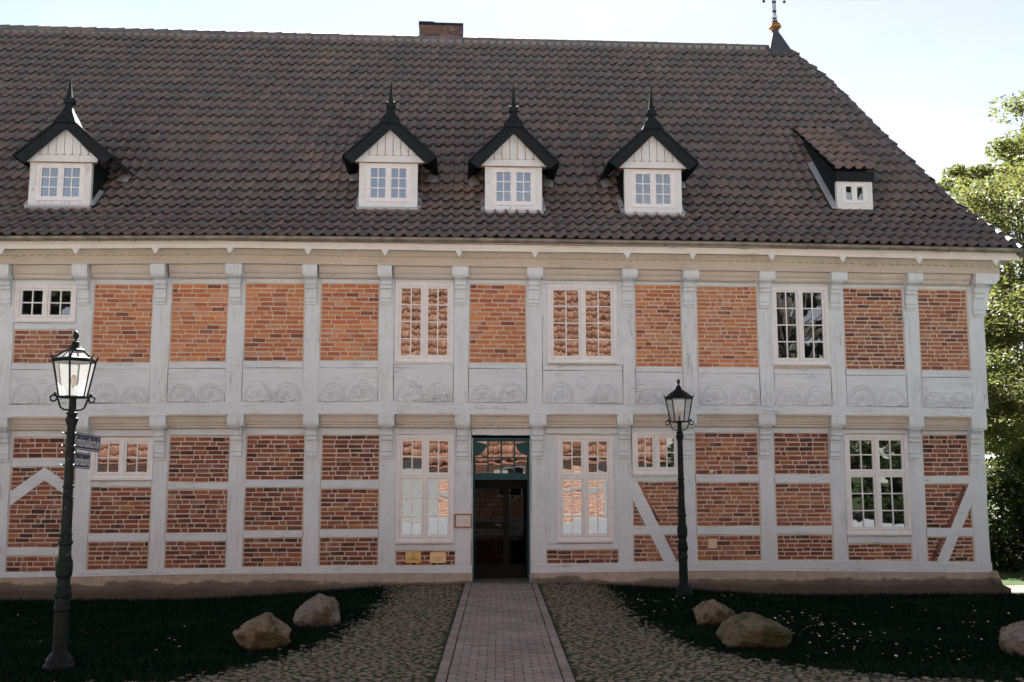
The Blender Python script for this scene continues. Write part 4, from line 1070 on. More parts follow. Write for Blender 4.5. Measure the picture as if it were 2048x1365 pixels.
# ridge and hip tiles
def cap_mesh(L, r0, r1):
    V = []; n = 8
    for (yy, r_) in ((0, r1), (L, r0)):
        for k_ in range(n+1):
            a = pi*(-.16+1.32*k_/n); V.append((yy, -r_*cos(a), r_*sin(a)))
    for k_ in range(n+1):
        a = pi*(-.16+1.32*k_/n); V.append((0, -(r1-.018)*cos(a), (r1-.018)*sin(a)))
    return V, [(k_, k_+1, n+2+k_, n+1+k_) for k_ in range(n)]+[(k_, k_+1, 2*n+3+k_, 2*n+2+k_) for k_ in range(n)]
cv, cf = cap_mesh(.40, .10, .118); cap_me = np_mesh('ridge_tile', cv, cf, 'roof_tile', smooth=True)
x = -12.2
while x < hx_r-.25:
    o = link('ridge_tile', cap_me, roof, (x, RYr, RZ+bow(x, 1)-.035)); o.rotation_euler = (rnd.uniform(-.03, .03), -.07+rnd.uniform(-.02, .02), 0); o.rotation_euler.z = 0
    x += .36
mm = MB()
x = -12.2
while x < hx_r-.2:
    y_ = RYr-.10; mm.prism([(x, RZ-.12), (x+.035, RZ-.155), (x+.09, RZ-.165), (x+.14, RZ-.14), (x+.16, RZ-.05), (x, RZ-.05)], y_-.035, y_+.05); x += TW
mb_ = mm.build('ridge_bedding', 'ridge_mortar', roof); 
hpts = [(hipx(y), y, roof_z(y)+bow(hipx(y), (y-EY)/(RYr-EY))) for y in np.linspace(EY, RYr, 60)]
acc = 0; P0 = Vector(hpts[0]); segs = []
pl = [Vector(p) for p in hpts]; dist = 0; nxt = 0
for a, b in zip(pl, pl[1:]):
    L = (b-a).length
    while nxt <= dist+L:
        t = (nxt-dist)/L; segs.append((a.lerp(b, t), (b-a).normalized())); nxt += .36
    dist += L
for p, d in segs:
    if p.z > RZ-.35: continue
    M = d.to_track_quat('X', 'Z').to_matrix().to_4x4(); o = link('hip_tile', cap_me, roof); M.translation = p+Vector((-.02, -.01, -.045)); o.matrix_local = M @ Matrix.Rotation(rnd.uniform(-.06, .06), 4, 'X') @ Matrix.Rotation(.05, 4, 'Y')
mm = MB(); mm.tube([tuple(q+Vector((0, .03, -.075))) for q in pl], .09, 8); mm.build('hip_core', 'roof_tile', roof)
mm = MB()
for (p, d) in segs[1:]:
    if p.z > RZ-.35 or p.z < BZ+.4 or rnd.random() < .3: continue
    c_ = p+Vector((-.15, -.07, -.015)); w_ = d*.08
    mm = MB(); mm.add([tuple(c_-w_+Vector((-.03, 0, -.02))), tuple(c_+w_+Vector((-.03, 0, -.0))), tuple(c_+w_+Vector((.05, 0, .05))), tuple(c_-w_+Vector((.05, 0, .05)))], [(0, 1, 2, 3)]); mm.build('hip_bedding', 'ridge_mortar', roof, fix=False)

# --- chimney
ca = onY(838, 60, 6.4); cb = onY(926, 60, 6.4); ct = onY(882, 46, 6.4)[2]; cbz = onY(882, 90, 6.4)[2]-1.0
g = MB(); g.box(ca[0]+.008, cb[0]-.008, 6.408, 7.2, cbz, ct-.02); chim = g.build('chimney', 'stone_step', house)
g = MB(); g.prism([(ca[0]-.01, ct-.07), (cb[0]+.01, ct-.07), (cb[0]+.01, ct), (ca[0]+.45, ct+.005), (ca[0]+.35, ct+.03), (ca[0]-.01, ct+.03)], 6.39, 7.22); g.build('chimney_cap', 'slate', chim)
q = MB(); z = cbz+.4; r_ = 0
um = MB(); brick_geo(um, .26, .072, .04); um = um.mesh('brick', 'brick_soot_gloom', fix=False)
while z < ct-.07:
    x = ca[0]; r_ += 1; L = .26 if r_ % 2 else .13
    while x < cb[0]-.03:
        L2_ = min(L, cb[0]-x); o = link('brick', um, chim, (x+L2_/2, 6.395, z+.036)); o.scale = ((L2_-.014)/.26, 1, .066/.072); x += L2_; L = .26 if rnd.random() > .2 else .13
    z += .083
# --- dormers
def dormer(S):
    fx0, fx1, pyt, pyb, gx0, gx1, apx, tipl, tipr, pys, pyc = S
    Yd = roof_hit((fx0+fx1)/2, pyb)[1]-.13
    Q = lambda px, py, dy=0: onY(px, py, Yd+dy)
    x0, x1 = Q(fx0, 370)[0], Q(fx1, 370)[0]; c_ = (fx0+fx1)/2
    z0, z1 = Q(c_, pyb)[2], Q(c_, pyt)[2]; xm = (x0+x1)/2
    g = MB(); jw = .155
    g.box(x0, x0+jw, Yd, Yd+.1, z0, z1); g.box(x1-jw, x1, Yd, Yd+.1, z0, z1); g.box(x0+jw, x1-jw, Yd+.004, Yd+.1, z0, z0+.12); g.box(x0+jw, x1-jw, Yd+.004, Yd+.1, z1-.03, z1)
    dm_ = g.build('dormer', 'paint_dormer', house)
    # window
    window_parts(dm_, x0+jw-.01, x1-jw+.01, z0+.125, z1-.02, Yd-.004)
    # gable triangle: boards and battens above a fascia board
    ga, gb = Q(gx0, pyt-8)[0], Q(gx1, pyt-8)[0]; za = Q(apx[0], apx[1]-6)[2]; xa = (ga+gb)/2
    zg0 = z1-.0; zf = z1+.13
    k_ = (za-zg0-.05)/((gb-ga)/2)
    g = MB(); yg = Yd-.06
    g.prism([(ga+.06, zg0), (gb-.06, zg0), (gb, zg0+.05), (gb-.06, zf), (xa, za), (ga+.06, zf), (ga, zg0+.05)], yg, yg+.14)
    gm = g.build('gable_back', 'frame_wood', dm_)
    wdt = gb-ga; nb = 9
    for j in range(nb):
        xa_, xb_ = ga+wdt*j/nb+.006, ga+wdt*(j+1)/nb-.006
        tp_ = lambda xx: za-.01-abs(xx-xa)*(za-zf+.02)/(wdt/2-.06)
        if max(tp_(xa_), tp_(xb_)) < zf+.04: continue
        pl = [(xa_, zf+.02), ((xa_+xb_)/2, zf+.004), (xb_, zf+.02), (xb_, max(zf+.02, tp_(xb_)))]+([(xa, za-.01)] if xa_ < xa < xb_ else [])+[(xa_, max(zf+.02, tp_(xa_)))]
        g = MB(); g.prism(pl, yg-.022, yg+.004); g.build('board', 'paint_dormer', dm_)
    g = MB(); g.prism([(ga-.01, zg0), (gb+.01, zg0), (gb+.03, zg0+.05), (gb-.05, zf+.001), (ga+.05, zf+.001), (ga-.03, zg0+.05)], yg-.03, yg-.001); g.build('gable_rail', 'paint_dormer', dm_)
    # bargeboards and roof slopes
    yb_ = yg-.16
    B = lambda px, py: onY(px, py, yb_)
    tl_, tr_ = B(*tipl), B(*tipr); ai = B(apx[0], apx[1]); zt_ = min(tl_[2], tr_[2]); hw = (tr_[0]-tl_[0])/2; xc = (tr_[0]+tl_[0])/2
    zo = B(apx[0], apx[1]-22)[2]; zi = ai[2]-.02
    zl = (tl_[2]+tr_[2])/2; slope = (zo-zl-.0)/hw; sl = (zo-zl)/hw
    for s_ in (-1, 1):
        tipx = xc+s_*hw
        g = MB(); pl = [(xc, zo), (tipx, zl), (tipx-s_*.16, zl-.13), (xc, zi)]
        g.prism(pl, yb_, yb_+.05); g.build('bargeboard', 'slate', dm_)
        # roof slope slab running back into the main roof
        yr_ = roof_y(zo); yl_ = roof_y(zl)
        g = MB(); o1 = .045; ex = s_*.04
        f0 = (xc, yb_-.02, zo+.012+o1); f1 = (tipx+ex, yb_-.02, zl-.02+o1); b0 = (xc, yr_+.25, zo+.012+o1); b1 = (tipx+ex, yl_+.3, zl-.02+o1)
        dn = Vector((0, 0, -.05))
        V = [f0, f1, b1, b0]+[tuple(Vector(q)+dn) for q in (f0, f1, b1, b0)]
        g.add(V, [(0, 1, 2, 3), (4, 5, 6, 7), (0, 1, 5, 4), (1, 2, 6, 5), (2, 3, 7, 6), (3, 0, 4, 7)]); g.build('roof_slope', 'slate', dm_)
        # cheek wall
        xs_ = x0+.03 if s_ < 0 else x1-.03
        ze = z1+.12; ye = roof_y(ze)+.1
        g = MB(); g.prism([(Yd+.09, z0-.05), (Yd+.09, ze), (ye, ze), (Yd+.3, z0-.05)], min(xs_, xs_-s_*.06), max(xs_, xs_-s_*.06), axis='x'); g.build('cheek', 'slate', dm_)
        # lead apron at the foot of the slope
        xt = tipx-s_*.06; yl2 = roof_y(zl-.25)
        zq = roof_z(yl2)
        g = MB(); g.add([(xt-s_*.17, yl2-.10, zq+.06), (xt+s_*.06, yl2-.10, zq+.035), (xt+s_*.09, yl2+.12, zq+.25), (xt-s_*.10, yl2+.10, zq+.26), (xt-s_*.05, yl2-.14, zq+.03)], [(0, 4, 1, 2, 3)]); g.build('lead_flashing', 'lead', dm_, fix=False)
        g = MB(); xq = x0-.03 if s_ < 0 else x1+.03
        yk = [Yd-.02, Yd+.5]; g.add([(xq-s_*.04, yk[0], roof_z(yk[0])+.10), (xq+s_*.05, yk[0], roof_z(yk[0])+.075), (xq+s_*.05, yk[1], roof_z(yk[1])+.075), (xq-s_*.04, yk[1], roof_z(yk[1])+.12)], [(0, 1, 2, 3)]); g.build('lead_flashing', 'lead', dm_, fix=False)
    g = MB(); g.prism([(Yd-.10, roof_z(Yd-.10)+.115), (Yd-.012, z0+.012), (Yd+.02, z0+.012), (Yd+.02, z0-.14), (Yd-.10, roof_z(Yd-.10)+.085)], x0-.03, x1+.03, axis='x'); g.build('lead_flashing', 'lead', dm_)
    # spire
    zb = zo-.02; zt = B(apx[0], pys)[2]; zc = B(apx[0], pyc)[2]
    g = MB(); q = sqrt(2)
    prof = [(.21*q, zb-.12), (.165*q, zb), (.10*q, zb+(zc-zb)*.35), (.065*q, zb+(zc-zb)*.62), (.058*q, zc-.07), (.088*q, zc-.06), (.092*q, zc-.02), (.092*q, zc+.035), (.07*q, zc+.05), (.05*q, zc+.07), (.030*q, zc+(zt-zc)*.5), (.008*q, zt)]
    g.lathe(prof, 4, (xc, yb_+.16), rot=pi/4); g.build('spire', 'slate', dm_)
    return dm_
def window_parts(parent, x0, x1, z0, z1, yf, rows=3, cols=2, fr=.05, sash=.034, mun=.022):
    """dormer window: frame, casements and panes as pieces of the dormer"""
    xm = (x0+x1)/2; g = MB()
    g.box(x0, x0+fr, yf, yf+.08, z0, z1); g.box(x1-fr, x1, yf, yf+.08, z0, z1); g.box(x0+fr, x1-fr, yf+.001, yf+.08, z0, z0+fr); g.box(x0+fr, x1-fr, yf+.001, yf+.08, z1-fr*.9, z1); g.box(xm-fr/2, xm+fr/2, yf+.003, yf+.08, z0+fr, z1-fr*.9)
    g.build('window_frame', 'white_frame', parent)
    base = rnd.gauss(0, .004), rnd.gauss(0, .004)
    for (b0, b1) in ((x0+fr, xm-fr/2), (xm+fr/2, x1-fr)):
        c0, c1 = z0+fr, z1-fr*.9; g = MB(); ys_ = yf+.012
        g.box(b0, b0+sash, ys_, ys_+.04, c0, c1); g.box(b1-sash, b1, ys_, ys_+.04, c0, c1); g.box(b0+sash, b1-sash, ys_+.001, ys_+.04, c0, c0+sash); g.box(b0+sash, b1-sash, ys_+.001, ys_+.04, c1-sash, c1)
        gx0, gx1, gz0, gz1 = b0+sash, b1-sash, c0+sash, c1-sash
        cw = (gx1-gx0-(cols-1)*mun)/cols; rh = (gz1-gz0-(rows-1)*mun)/rows
        for k_ in range(1, cols): g.box(gx0+k_*(cw+mun)-mun, gx0+k_*(cw+mun), ys_+.008, ys_+.036, gz0, gz1)
        for k_ in range(1, rows):
            for q in range(cols): g.box(gx0+q*(cw+mun), gx0+q*(cw+mun)+cw, ys_+.009, ys_+.036, gz0+k_*(rh+mun)-mun, gz0+k_*(rh+mun))
        g.build('casement', 'white_frame', parent)
        for q in range(cols):
            for k_ in range(rows):
                me = pane_mesh(gx0+q*(cw+mun)-.002, gx0+q*(cw+mun)+cw+.002, gz0+k_*(rh+mun)-.002, gz0+k_*(rh+mun)+rh+.002, ys_+.026, (base[0]+rnd.gauss(0, .003), base[1]+rnd.gauss(0, .003)))
                me.materials[0] = MAT['dormer_glass']; link('pane', me, parent)
for d in DSPEC: dormer(d)
# small shed dormer near the hip
Yd = SH_Y-.13
x0, x1 = onY(1674, 390, Yd)[0], onY(1745, 390, Yd)[0]; z0, z1 = onY(1710, 419, Yd)[2], onY(1710, 364, Yd)[2]; zf = onY(1710, 345, Yd)[2]
g = MB(); jw = .13; g.box(x0, x0+jw, Yd, Yd+.1, z0, z1); g.box(x1-jw, x1, Yd, Yd+.1, z0, z1); g.box(x0+jw, x1-jw, Yd+.003, Yd+.1, z0, z0+.12); g.box(x0+jw, x1-jw, Yd+.003, Yd+.1, z1-.03, z1)
shed = g.build('dormer', 'paint_dormer', house); shed['label'] = 'small shed dormer with two narrow panes and its own tiled roof'
window_parts(shed, x0+jw-.01, x1-jw+.01, z0+.125, z1-.025, Yd-.004, 1, 1, .04, .035)
g = MB(); g.box(x0-.02, x1+.03, Yd-.06, Yd+.05, z1+.001, zf); g.build('fascia', 'slate', shed)
pt_ = roof_hit(1650, 262); ytop = pt_[1]; ztop = roof_z(ytop)
ang = atan2(ztop-zf, ytop-(Yd-.14)); Ls = sqrt((ztop-zf)**2+(ytop-Yd+.14)**2)
for s_, xs_ in ((-1, x0+.01), (1, x1-.01)):
    g = MB(); g.prism([(Yd+.05, z0), (Yd+.05, zf-.01), (ytop, ztop-.04), (Yd+.6, roof_z(Yd+.6)-.1)], min(xs_, xs_-s_*.05), max(xs_, xs_-s_*.05), axis='x'); g.build('cheek', 'slate', shed)
g = MB(); dz_ = .02; g.add([(x0-.06, Yd-.12, zf), (x1+.06, Yd-.12, zf), (x1+.06, ytop, ztop-.01), (x0-.06, ytop, ztop-.01)], [(0, 1, 2, 3)]); g.build('roof_slope', 'slate', shed, fix=False)
nr = 6; nc = 4; twd = (x1-x0+.12)/nc; el = Ls/nr; SA, SF = tile_arrays(twd, el*1.12); sm_ = np_mesh('roof_tile', SA, SF, 'roof_tile_skylit')
for r_ in range(nr):
    for c_ in range(nc):
        o = link('roof_tile', sm_, shed); o.matrix_local = Matrix.Translation((x0-.07+c_*twd, Yd-.15+cos(ang)*r_*el, zf+.012+sin(ang)*r_*el)) @ Matrix.Rotation(ang+rnd.gauss(0, .01), 4, 'X') @ Matrix.Rotation(rnd.gauss(0, .015), 4, 'Z')
g = MB(); yk = [Yd-.05, Yd+1.3]; xq = x0-.06
g.add([(xq-.07, yk[0], roof_z(yk[0])+.09), (xq+.06, yk[0], roof_z(yk[0])+.1), (xq+.06, yk[1], roof_z(yk[1])+.12), (xq-.07, yk[1], roof_z(yk[1])+.08)], [(0, 1, 2, 3)]); g.build('lead_flashing', 'lead', shed, fix=False)
# --- roof-end finial: lead pyramid, gilded knob, wrought-iron vane shaft
fx = hx_r-.12; p0 = onY(1536, 100, RYr-.35); p1 = onY(1587, 100, RYr-.35); pa = onY(1550, 62, RYr)
bz_ = p0[2]-.05
g = MB(); tp = (pa[0], RYr)
V = [(p0[0], RYr-.40, bz_-.12), (p1[0]+.06, RYr-.36, bz_-.12), (p1[0]+.06, RYr+.4, bz_-.12), (p0[0], RYr+.4, bz_-.12)]+[(tp[0]+dx, tp[1]+dy, pa[2]-.06) for dx, dy in ((-.075, -.075), (.075, -.075), (.075, .075), (-.075, .075))]+[(tp[0]+dx, tp[1]+dy, pa[2]+.02) for dx, dy in ((-.07, -.07), (.07, -.07), (.07, .07), (-.07, .07))]
g.add(V, [(0, 1, 5, 4), (1, 2, 6, 5), (2, 3, 7, 6), (3, 0, 4, 7), (4, 5, 9, 8), (5, 6, 10, 9), (6, 7, 11, 10), (7, 4, 8, 11), (8, 9, 10, 11)])
m = NT('lead_dark'); co = m.pos(); m.pbsdf(m.mix(m.noise(co, 9, 4), (.045, .052, .058), (.09, .10, .11)), .7, metal=.1, spec=.2)
fin = g.build('roof_finial', 'lead_dark', house)
kz = pa[2]
g = MB(); g.lathe([(.07, kz), (.10, kz+.02), (.165, kz+.08), (.175, kz+.10), (.15, kz+.135), (.145, kz+.15), (.14, kz+.18), (.10, kz+.21), (.05, kz+.23)], 10, tp); g.build('gilded_knob', 'gilding', fin)
g = MB(); z_ = kz+.23
g.lathe([(.085, z_), (.085, z_+.03), (.05, z_+.035), (.05, z_)], 8, tp)
for sx in (-1, 0, 1):
    g.tube([(tp[0]+sx*.045, tp[1], z_+.03), (tp[0]+sx*.05, tp[1], z_+.1), (tp[0]+sx*.03, tp[1], z_+.3), (tp[0]+sx*.035, tp[1], z_+.6), (tp[0]+sx*.05, tp[1], z_+.75), (tp[0]+sx*.01, tp[1], z_+1.0)], .012, 5)
for zz in (.09, .29, .55): g.box(tp[0]-.05, tp[0]+.05, tp[1]-.02, tp[1]+.02, z_+zz, z_+zz+.04)
for s_ in (-1, 1):
    cp = [(tp[0]+s_*(.04+.26*sin(t)), tp[1], z_+.86-.2*(1-cos(t))*.9) for t in np.linspace(0, 2.0, 9)]; g.tube(cp, .012, 5)
    g.lathe([(.0, z_+.54), (.035, z_+.56), (.04, z_+.585), (.03, z_+.61), (.0, z_+.62)], 8, (cp[-1][0], cp[-1][1]))
g.lathe([(.012, z_+.95), (.014, z_+1.8)], 6, tp)
vane = [(tp[0]-.02, z_+1.45), (tp[0]-.5, z_+1.35), (tp[0]-.62, z_+1.5), (tp[0]-.5, z_+1.66), (tp[0]-.02, z_+1.6)]
g.prism(vane, tp[1]-.006, tp[1]+.006); g.build('vane_shaft', 'iron_black', fin)

# --- small fixed things on the front
def plaque(name, px0, py0, px1, py1, matn, label, lines):
    a = onY(px0, py0, 0); b = onY(px1, py1, 0)
    root = tag(empty(name, ((a[0]+b[0])/2, -.004, b[2])), label, 'plaque'); w_, h_ = b[0]-a[0], a[2]-b[2]
    g = MB(); g.box(-w_/2, w_/2, -.012, .006, 0, h_); pl = g.build('plate', matn, root)
    for sx in (-1, 1):
        for zz in (.02, h_-.02): g = MB(); g.lathe([(.007, 0), (.006, .004)], 8); o = g.build('screw', 'chrome', root, (sx*(w_/2-.02), -.012, zz)); o.rotation_euler = (pi/2, 0, 0)
    g = MB()
    for (zz, hw, hh) in lines:
        n = max(3, int(hw*w_/.012)); q = random.Random(int(zz*100)); x = -hw*w_
        while x < hw*w_-.004:
            L = q.uniform(.006, .02); g.box(x, min(x+L, hw*w_), -.0135, -.0118, zz*h_, zz*h_+hh*h_); x += L+.006
    g.build('engraved_lines', 'engraving', root)
    return root, w_, h_
pq, w_, h_ = plaque('brass_plaque', 811, 1105, 842, 1126, 'brass', 'dull brass plaque with green crest on dark bricks under window', [(.30, .36, .09), (.44, .22, .07), (.16, .40, .05)])
g = MB(); g.prism([(-.012, .72*h_), (.012, .72*h_), (.016, .92*h_), (-.016, .92*h_)], -.0145, -.0118); g.build('crest', 'verdigris', pq)
plaque('brass_plaque', 860, 1105, 892, 1126, 'brass_pale', 'shiny pale golden plaque screwed to bricks left of the door', [(.42, .30, .09), (.24, .22, .07)])
a = onY(909, 1028, -.03); b = onY(944, 1056, -.03)
fn = tag(empty('framed_notice', ((a[0]+b[0])/2, -.012, b[2])), 'white notice in brown wooden frame on the post beside the door', 'notice'); w_, h_ = b[0]-a[0], a[2]-b[2]; t = .026
g = MB()
for q in ((-w_/2, -w_/2+t, 0, h_), (w_/2-t, w_/2, 0, h_), (-w_/2+t, w_/2-t, 0, t), (-w_/2+t, w_/2-t, h_-t, h_)): g.box(q[0], q[1], -.03, 0, q[2], q[3])
g.build('frame', 'frame_wood', fn)
g = MB(); g.box(-w_/2+t, w_/2-t, -.012, -.002, t, h_-t); g.build('sheet', 'paper', fn)
g = MB(); q = random.Random(2)
for k_ in range(8):
    zz = t+.03+k_*.018; x = -w_/2+t+.02
    if k_ in (6,): x += .05
    while x < w_/2-t-.03 - (.05 if k_ == 6 else 0):
        L = q.uniform(.008, .03); g.box(x, x+L, -.0135, -.0118, zz, zz+.0055); x += L+.007
g.build('print_lines', 'ink', fn)
a = onY(1416, 1078, 0); b = onY(1434, 1097, 0)
g = MB(); wd = (b[0]-a[0])/2; hh = (a[2]-b[2]); g.prism([(-wd, 0), (wd, 0), (wd, hh), (-wd, hh)], -.014, .012); g.prism([(-wd+.012, .012), (wd-.012, .012), (wd-.012, hh-.012), (-wd+.012, hh-.012)], -.018, -.01); g.lathe([(.008, 0), (.008, .002)], 8)
tag(g.build('wall_plate', 'cream_tile', None, ((a[0]+b[0])/2, -.002, b[2])), 'small square cream plate on red bricks right of the lamp', 'plate')
a = onY(1422, 943, 0); g = MB(); g.lathe([(.014, 0), (.014, .03), (.034, .032), (.034, .045), (.02, .05), (.006, .052)], 12)
o = g.build('round_cap', 'enamel_white', None, (a[0], .008, a[2])); o.rotation_euler = (pi/2, 0, 0)
tag(o, 'tiny round white cap on bricks above the cream plate', 'cap')

# ================================================================== LAMPS
def lamp(loc, H, rot, label, lit_roof, tilt=0):
    root = tag(empty('street_lamp', loc, 0), label, 'street lamp', 'cast-iron lantern posts'); root.rotation_euler = (0, tilt, 0)
    s = H/3.67
    g = MB(); g.lathe([((r_*(.72 if z < .85 else .84) if z > .16 else r_*.95)*s, z*s) for r_, z in [(.172, -.05), (.172, .03), (.165, .05), (.15, .06), (.145, .10), (.12, .14), (.112, .18), (.106, .2), (.102, .60), (.118, .62), (.118, .65), (.104, .67), (.102, .74), (.125, .76), (.132, .80), (.112, .83)]], 20); g.build('base', 'iron_green', root, smooth=False)
    g = MB(); g.lathe([((r_*(.72 if z < .85 else .84) if z > .16 else r_*.95)*s, z*s) for r_, z in [(.112, .83), (.098, .86), (.082, .90), (.08, .95), (.10, .99), (.105, 1.06), (.104, 1.12), (.096, 1.14), (.084, 1.17), (.078, 1.22), (.076, 1.30), (.09, 1.32), (.092, 1.345), (.078, 1.36), (.074, 1.40), (.080, 1.42), (.068, 1.45), (.064, 1.80), (.072, 1.81), (.072, 1.83), (.062, 1.84), (.061, 1.92), (.070, 1.93), (.07, 1.95), (.06, 1.96), (.057, 2.35), (.054, 2.60)]], 18); g.build('pole', 'iron_green', root)
    g = MB(); g.lathe([(r_*.88*s, z*s) for r_, z in [(.054, 2.60), (.06, 2.62), (.07, 2.65), (.078, 2.675), (.078, 2.69), (.06, 2.705), (.056, 2.725), (.07, 2.74), (.072, 2.752), (.045, 2.76), (.042, 2.93)]], 18); g.build('collar', 'iron_green', root)
    for sg in (-1, 1):
        pts_ = [(.04, 2.78), (.09, 2.785), (.125, 2.805), (.142, 2.845), (.155, 2.895), (.175, 2.93)]
        cr = [(.205+.034*cos(t), 2.906+.034*sin(t)) for t in np.linspace(2.2, -3.6, 12)]
        g = MB(); g.tube([(sg*a*s*cos(rot), sg*a*s*sin(rot), z*s) for a, z in pts_+cr], .0105*s, 6); g.lathe([(.018*s, 2.93*s), (.022*s, 2.95*s), (.008*s, 2.975*s)], 6, (sg*.19*s*cos(rot), sg*.19*s*sin(rot))); g.build('scroll_bracket', 'iron_green', root, smooth=True)
    zb, zt, rb, rt_ = 2.925*s, 3.325*s, .150*s, .230*s; n6 = 6; rr0 = rot
    A = [(cos(rr0+2*pi*k_/6), sin(rr0+2*pi*k_/6)) for k_ in range(6)]
    g = MB()
    for k_ in range(6):
        g.tube([(A[k_][0]*rb, A[k_][1]*rb, zb), (A[k_][0]*rt_, A[k_][1]*rt_, zt)], .011*s, 4)
        k2 = (k_+1) % 6
        g.tube([(A[k_][0]*rb, A[k_][1]*rb, zb), (A[k2][0]*rb, A[k2][1]*rb, zb)], .011*s, 4); g.tube([(A[k_][0]*rt_, A[k_][1]*rt_, zt), (A[k2][0]*rt_, A[k2][1]*rt_, zt)], .012*s, 4)
    g.lathe([(rb*.98, zb-.012*s), (rb*.98, zb-.002*s)], 6, rot=rr0)
    # brim with little crests at the corners
    g.lathe([(rt_*1.0, zt), (rt_*1.07, zt+.008*s), (rt_*1.07, zt+.025*s), (rt_*.98, zt+.034*s), (rt_*.9, zt+.03*s)], 6, rot=rr0)
    for k_ in range(6):
        c, d = A[k_]; e = rt_*1.05
        g.add([(c*e*.92-d*.02*s, d*e*.92+c*.02*s, zt+.02*s), (c*e*.92+d*.02*s, d*e*.92-c*.02*s, zt+.02*s), (c*e*1.12, d*e*1.12, zt+.095*s), (c*e*1.02, d*e*1.02, zt+.01*s)], [(0, 1, 2), (0, 2, 3), (1, 3, 2), (0, 3, 1)])
    lf = g.build('lantern_frame', 'iron_green', root)
    for k_ in range(6):
        k2 = (k_+1) % 6; f = .985
        me = np_mesh('pane', [(A[k_][0]*rb*f, A[k_][1]*rb*f, zb), (A[k2][0]*rb*f, A[k2][1]*rb*f, zb), (A[k2][0]*rt_*f, A[k2][1]*rt_*f, zt), (A[k_][0]*rt_*f, A[k_][1]*rt_*f, zt)], [(0, 1, 2, 3)], 'lamp_glass'); link('pane', me, lf)
    z1 = zt+.03*s; z2 = zt+.115*s; r1 = rt_*.95; r2 = .105*s
    for k_ in range(6):
        k2 = (k_+1) % 6
        me = np_mesh('roof_panel', [(A[k_][0]*r1, A[k_][1]*r1, z1), (A[k2][0]*r1, A[k2][1]*r1, z1), (A[k2][0]*r2, A[k2][1]*r2, z2), (A[k_][0]*r2, A[k_][1]*r2, z2)], [(0, 1, 2, 3)], 'lamp_glass' if lit_roof else 'iron_green'); link('roof_panel', me, root)
    g = MB()
    for k_ in range(6): g.tube([(A[k_][0]*r1, A[k_][1]*r1, z1), (A[k_][0]*r2, A[k_][1]*r2, z2)], .01*s, 4)
    g.lathe([(r2, z2-.01*s), (r2*1.02, z2), (r2*1.02, z2+.012*s), (.075*s, z2+.03*s), (.053*s, z2+.06*s), (.04*s, z2+.09*s), (.036*s, z2+.105*s), (.02*s, z2+.112*s)], 12); g.build('cap', 'iron_green', root)
    g = MB(); zz = z2+.11*s; tp_ = H-zz
    g.lathe([(.016*s, zz), (.024*s, zz+.02*tp_), (.012*s, zz+.12*tp_), (.014*s, zz+.2*tp_), (.03*s, zz+.42*tp_), (.033*s, zz+.55*tp_), (.022*s, zz+.78*tp_), (.004*s, H)], 12); g.build('finial', 'iron_green', root, smooth=True)
    g = MB(); g.lathe([(.022*s, zb), (.022*s, zb+.10*s), (.012*s, zb+.11*s)], 8); g.build('lamp_socket', 'iron_green', root)
    g = MB(); g.lathe([(.012*s, zb+.11*s), (.032*s, zb+.16*s), (.034*s, zb+.2*s), (.02*s, zb+.24*s), (.004*s, zb+.25*s)], 10); g.build('bulb', 'bulb', root, smooth=True)
    return root
pr_ = gpix(1368, 1191); HR = onY(1364, 758, pr_[1])[2]-pr_[2]
lamp(tuple(pr_), HR, -.22, 'dark green cast-iron lantern post standing on the lawn, no signs on it', False, radians(-.3))
pl_ = gpix(118, 1338); HL = onY(145, 662, pl_[1])[2]-pl_[2]
TILT = -0.004
lampL = lamp(tuple(pl_), HL, radians(38), 'dark iron lantern post with peeling base carrying two blue name signs', True, TILT)
print('lamp heights', HR, HL, 'at', pr_, pl_)

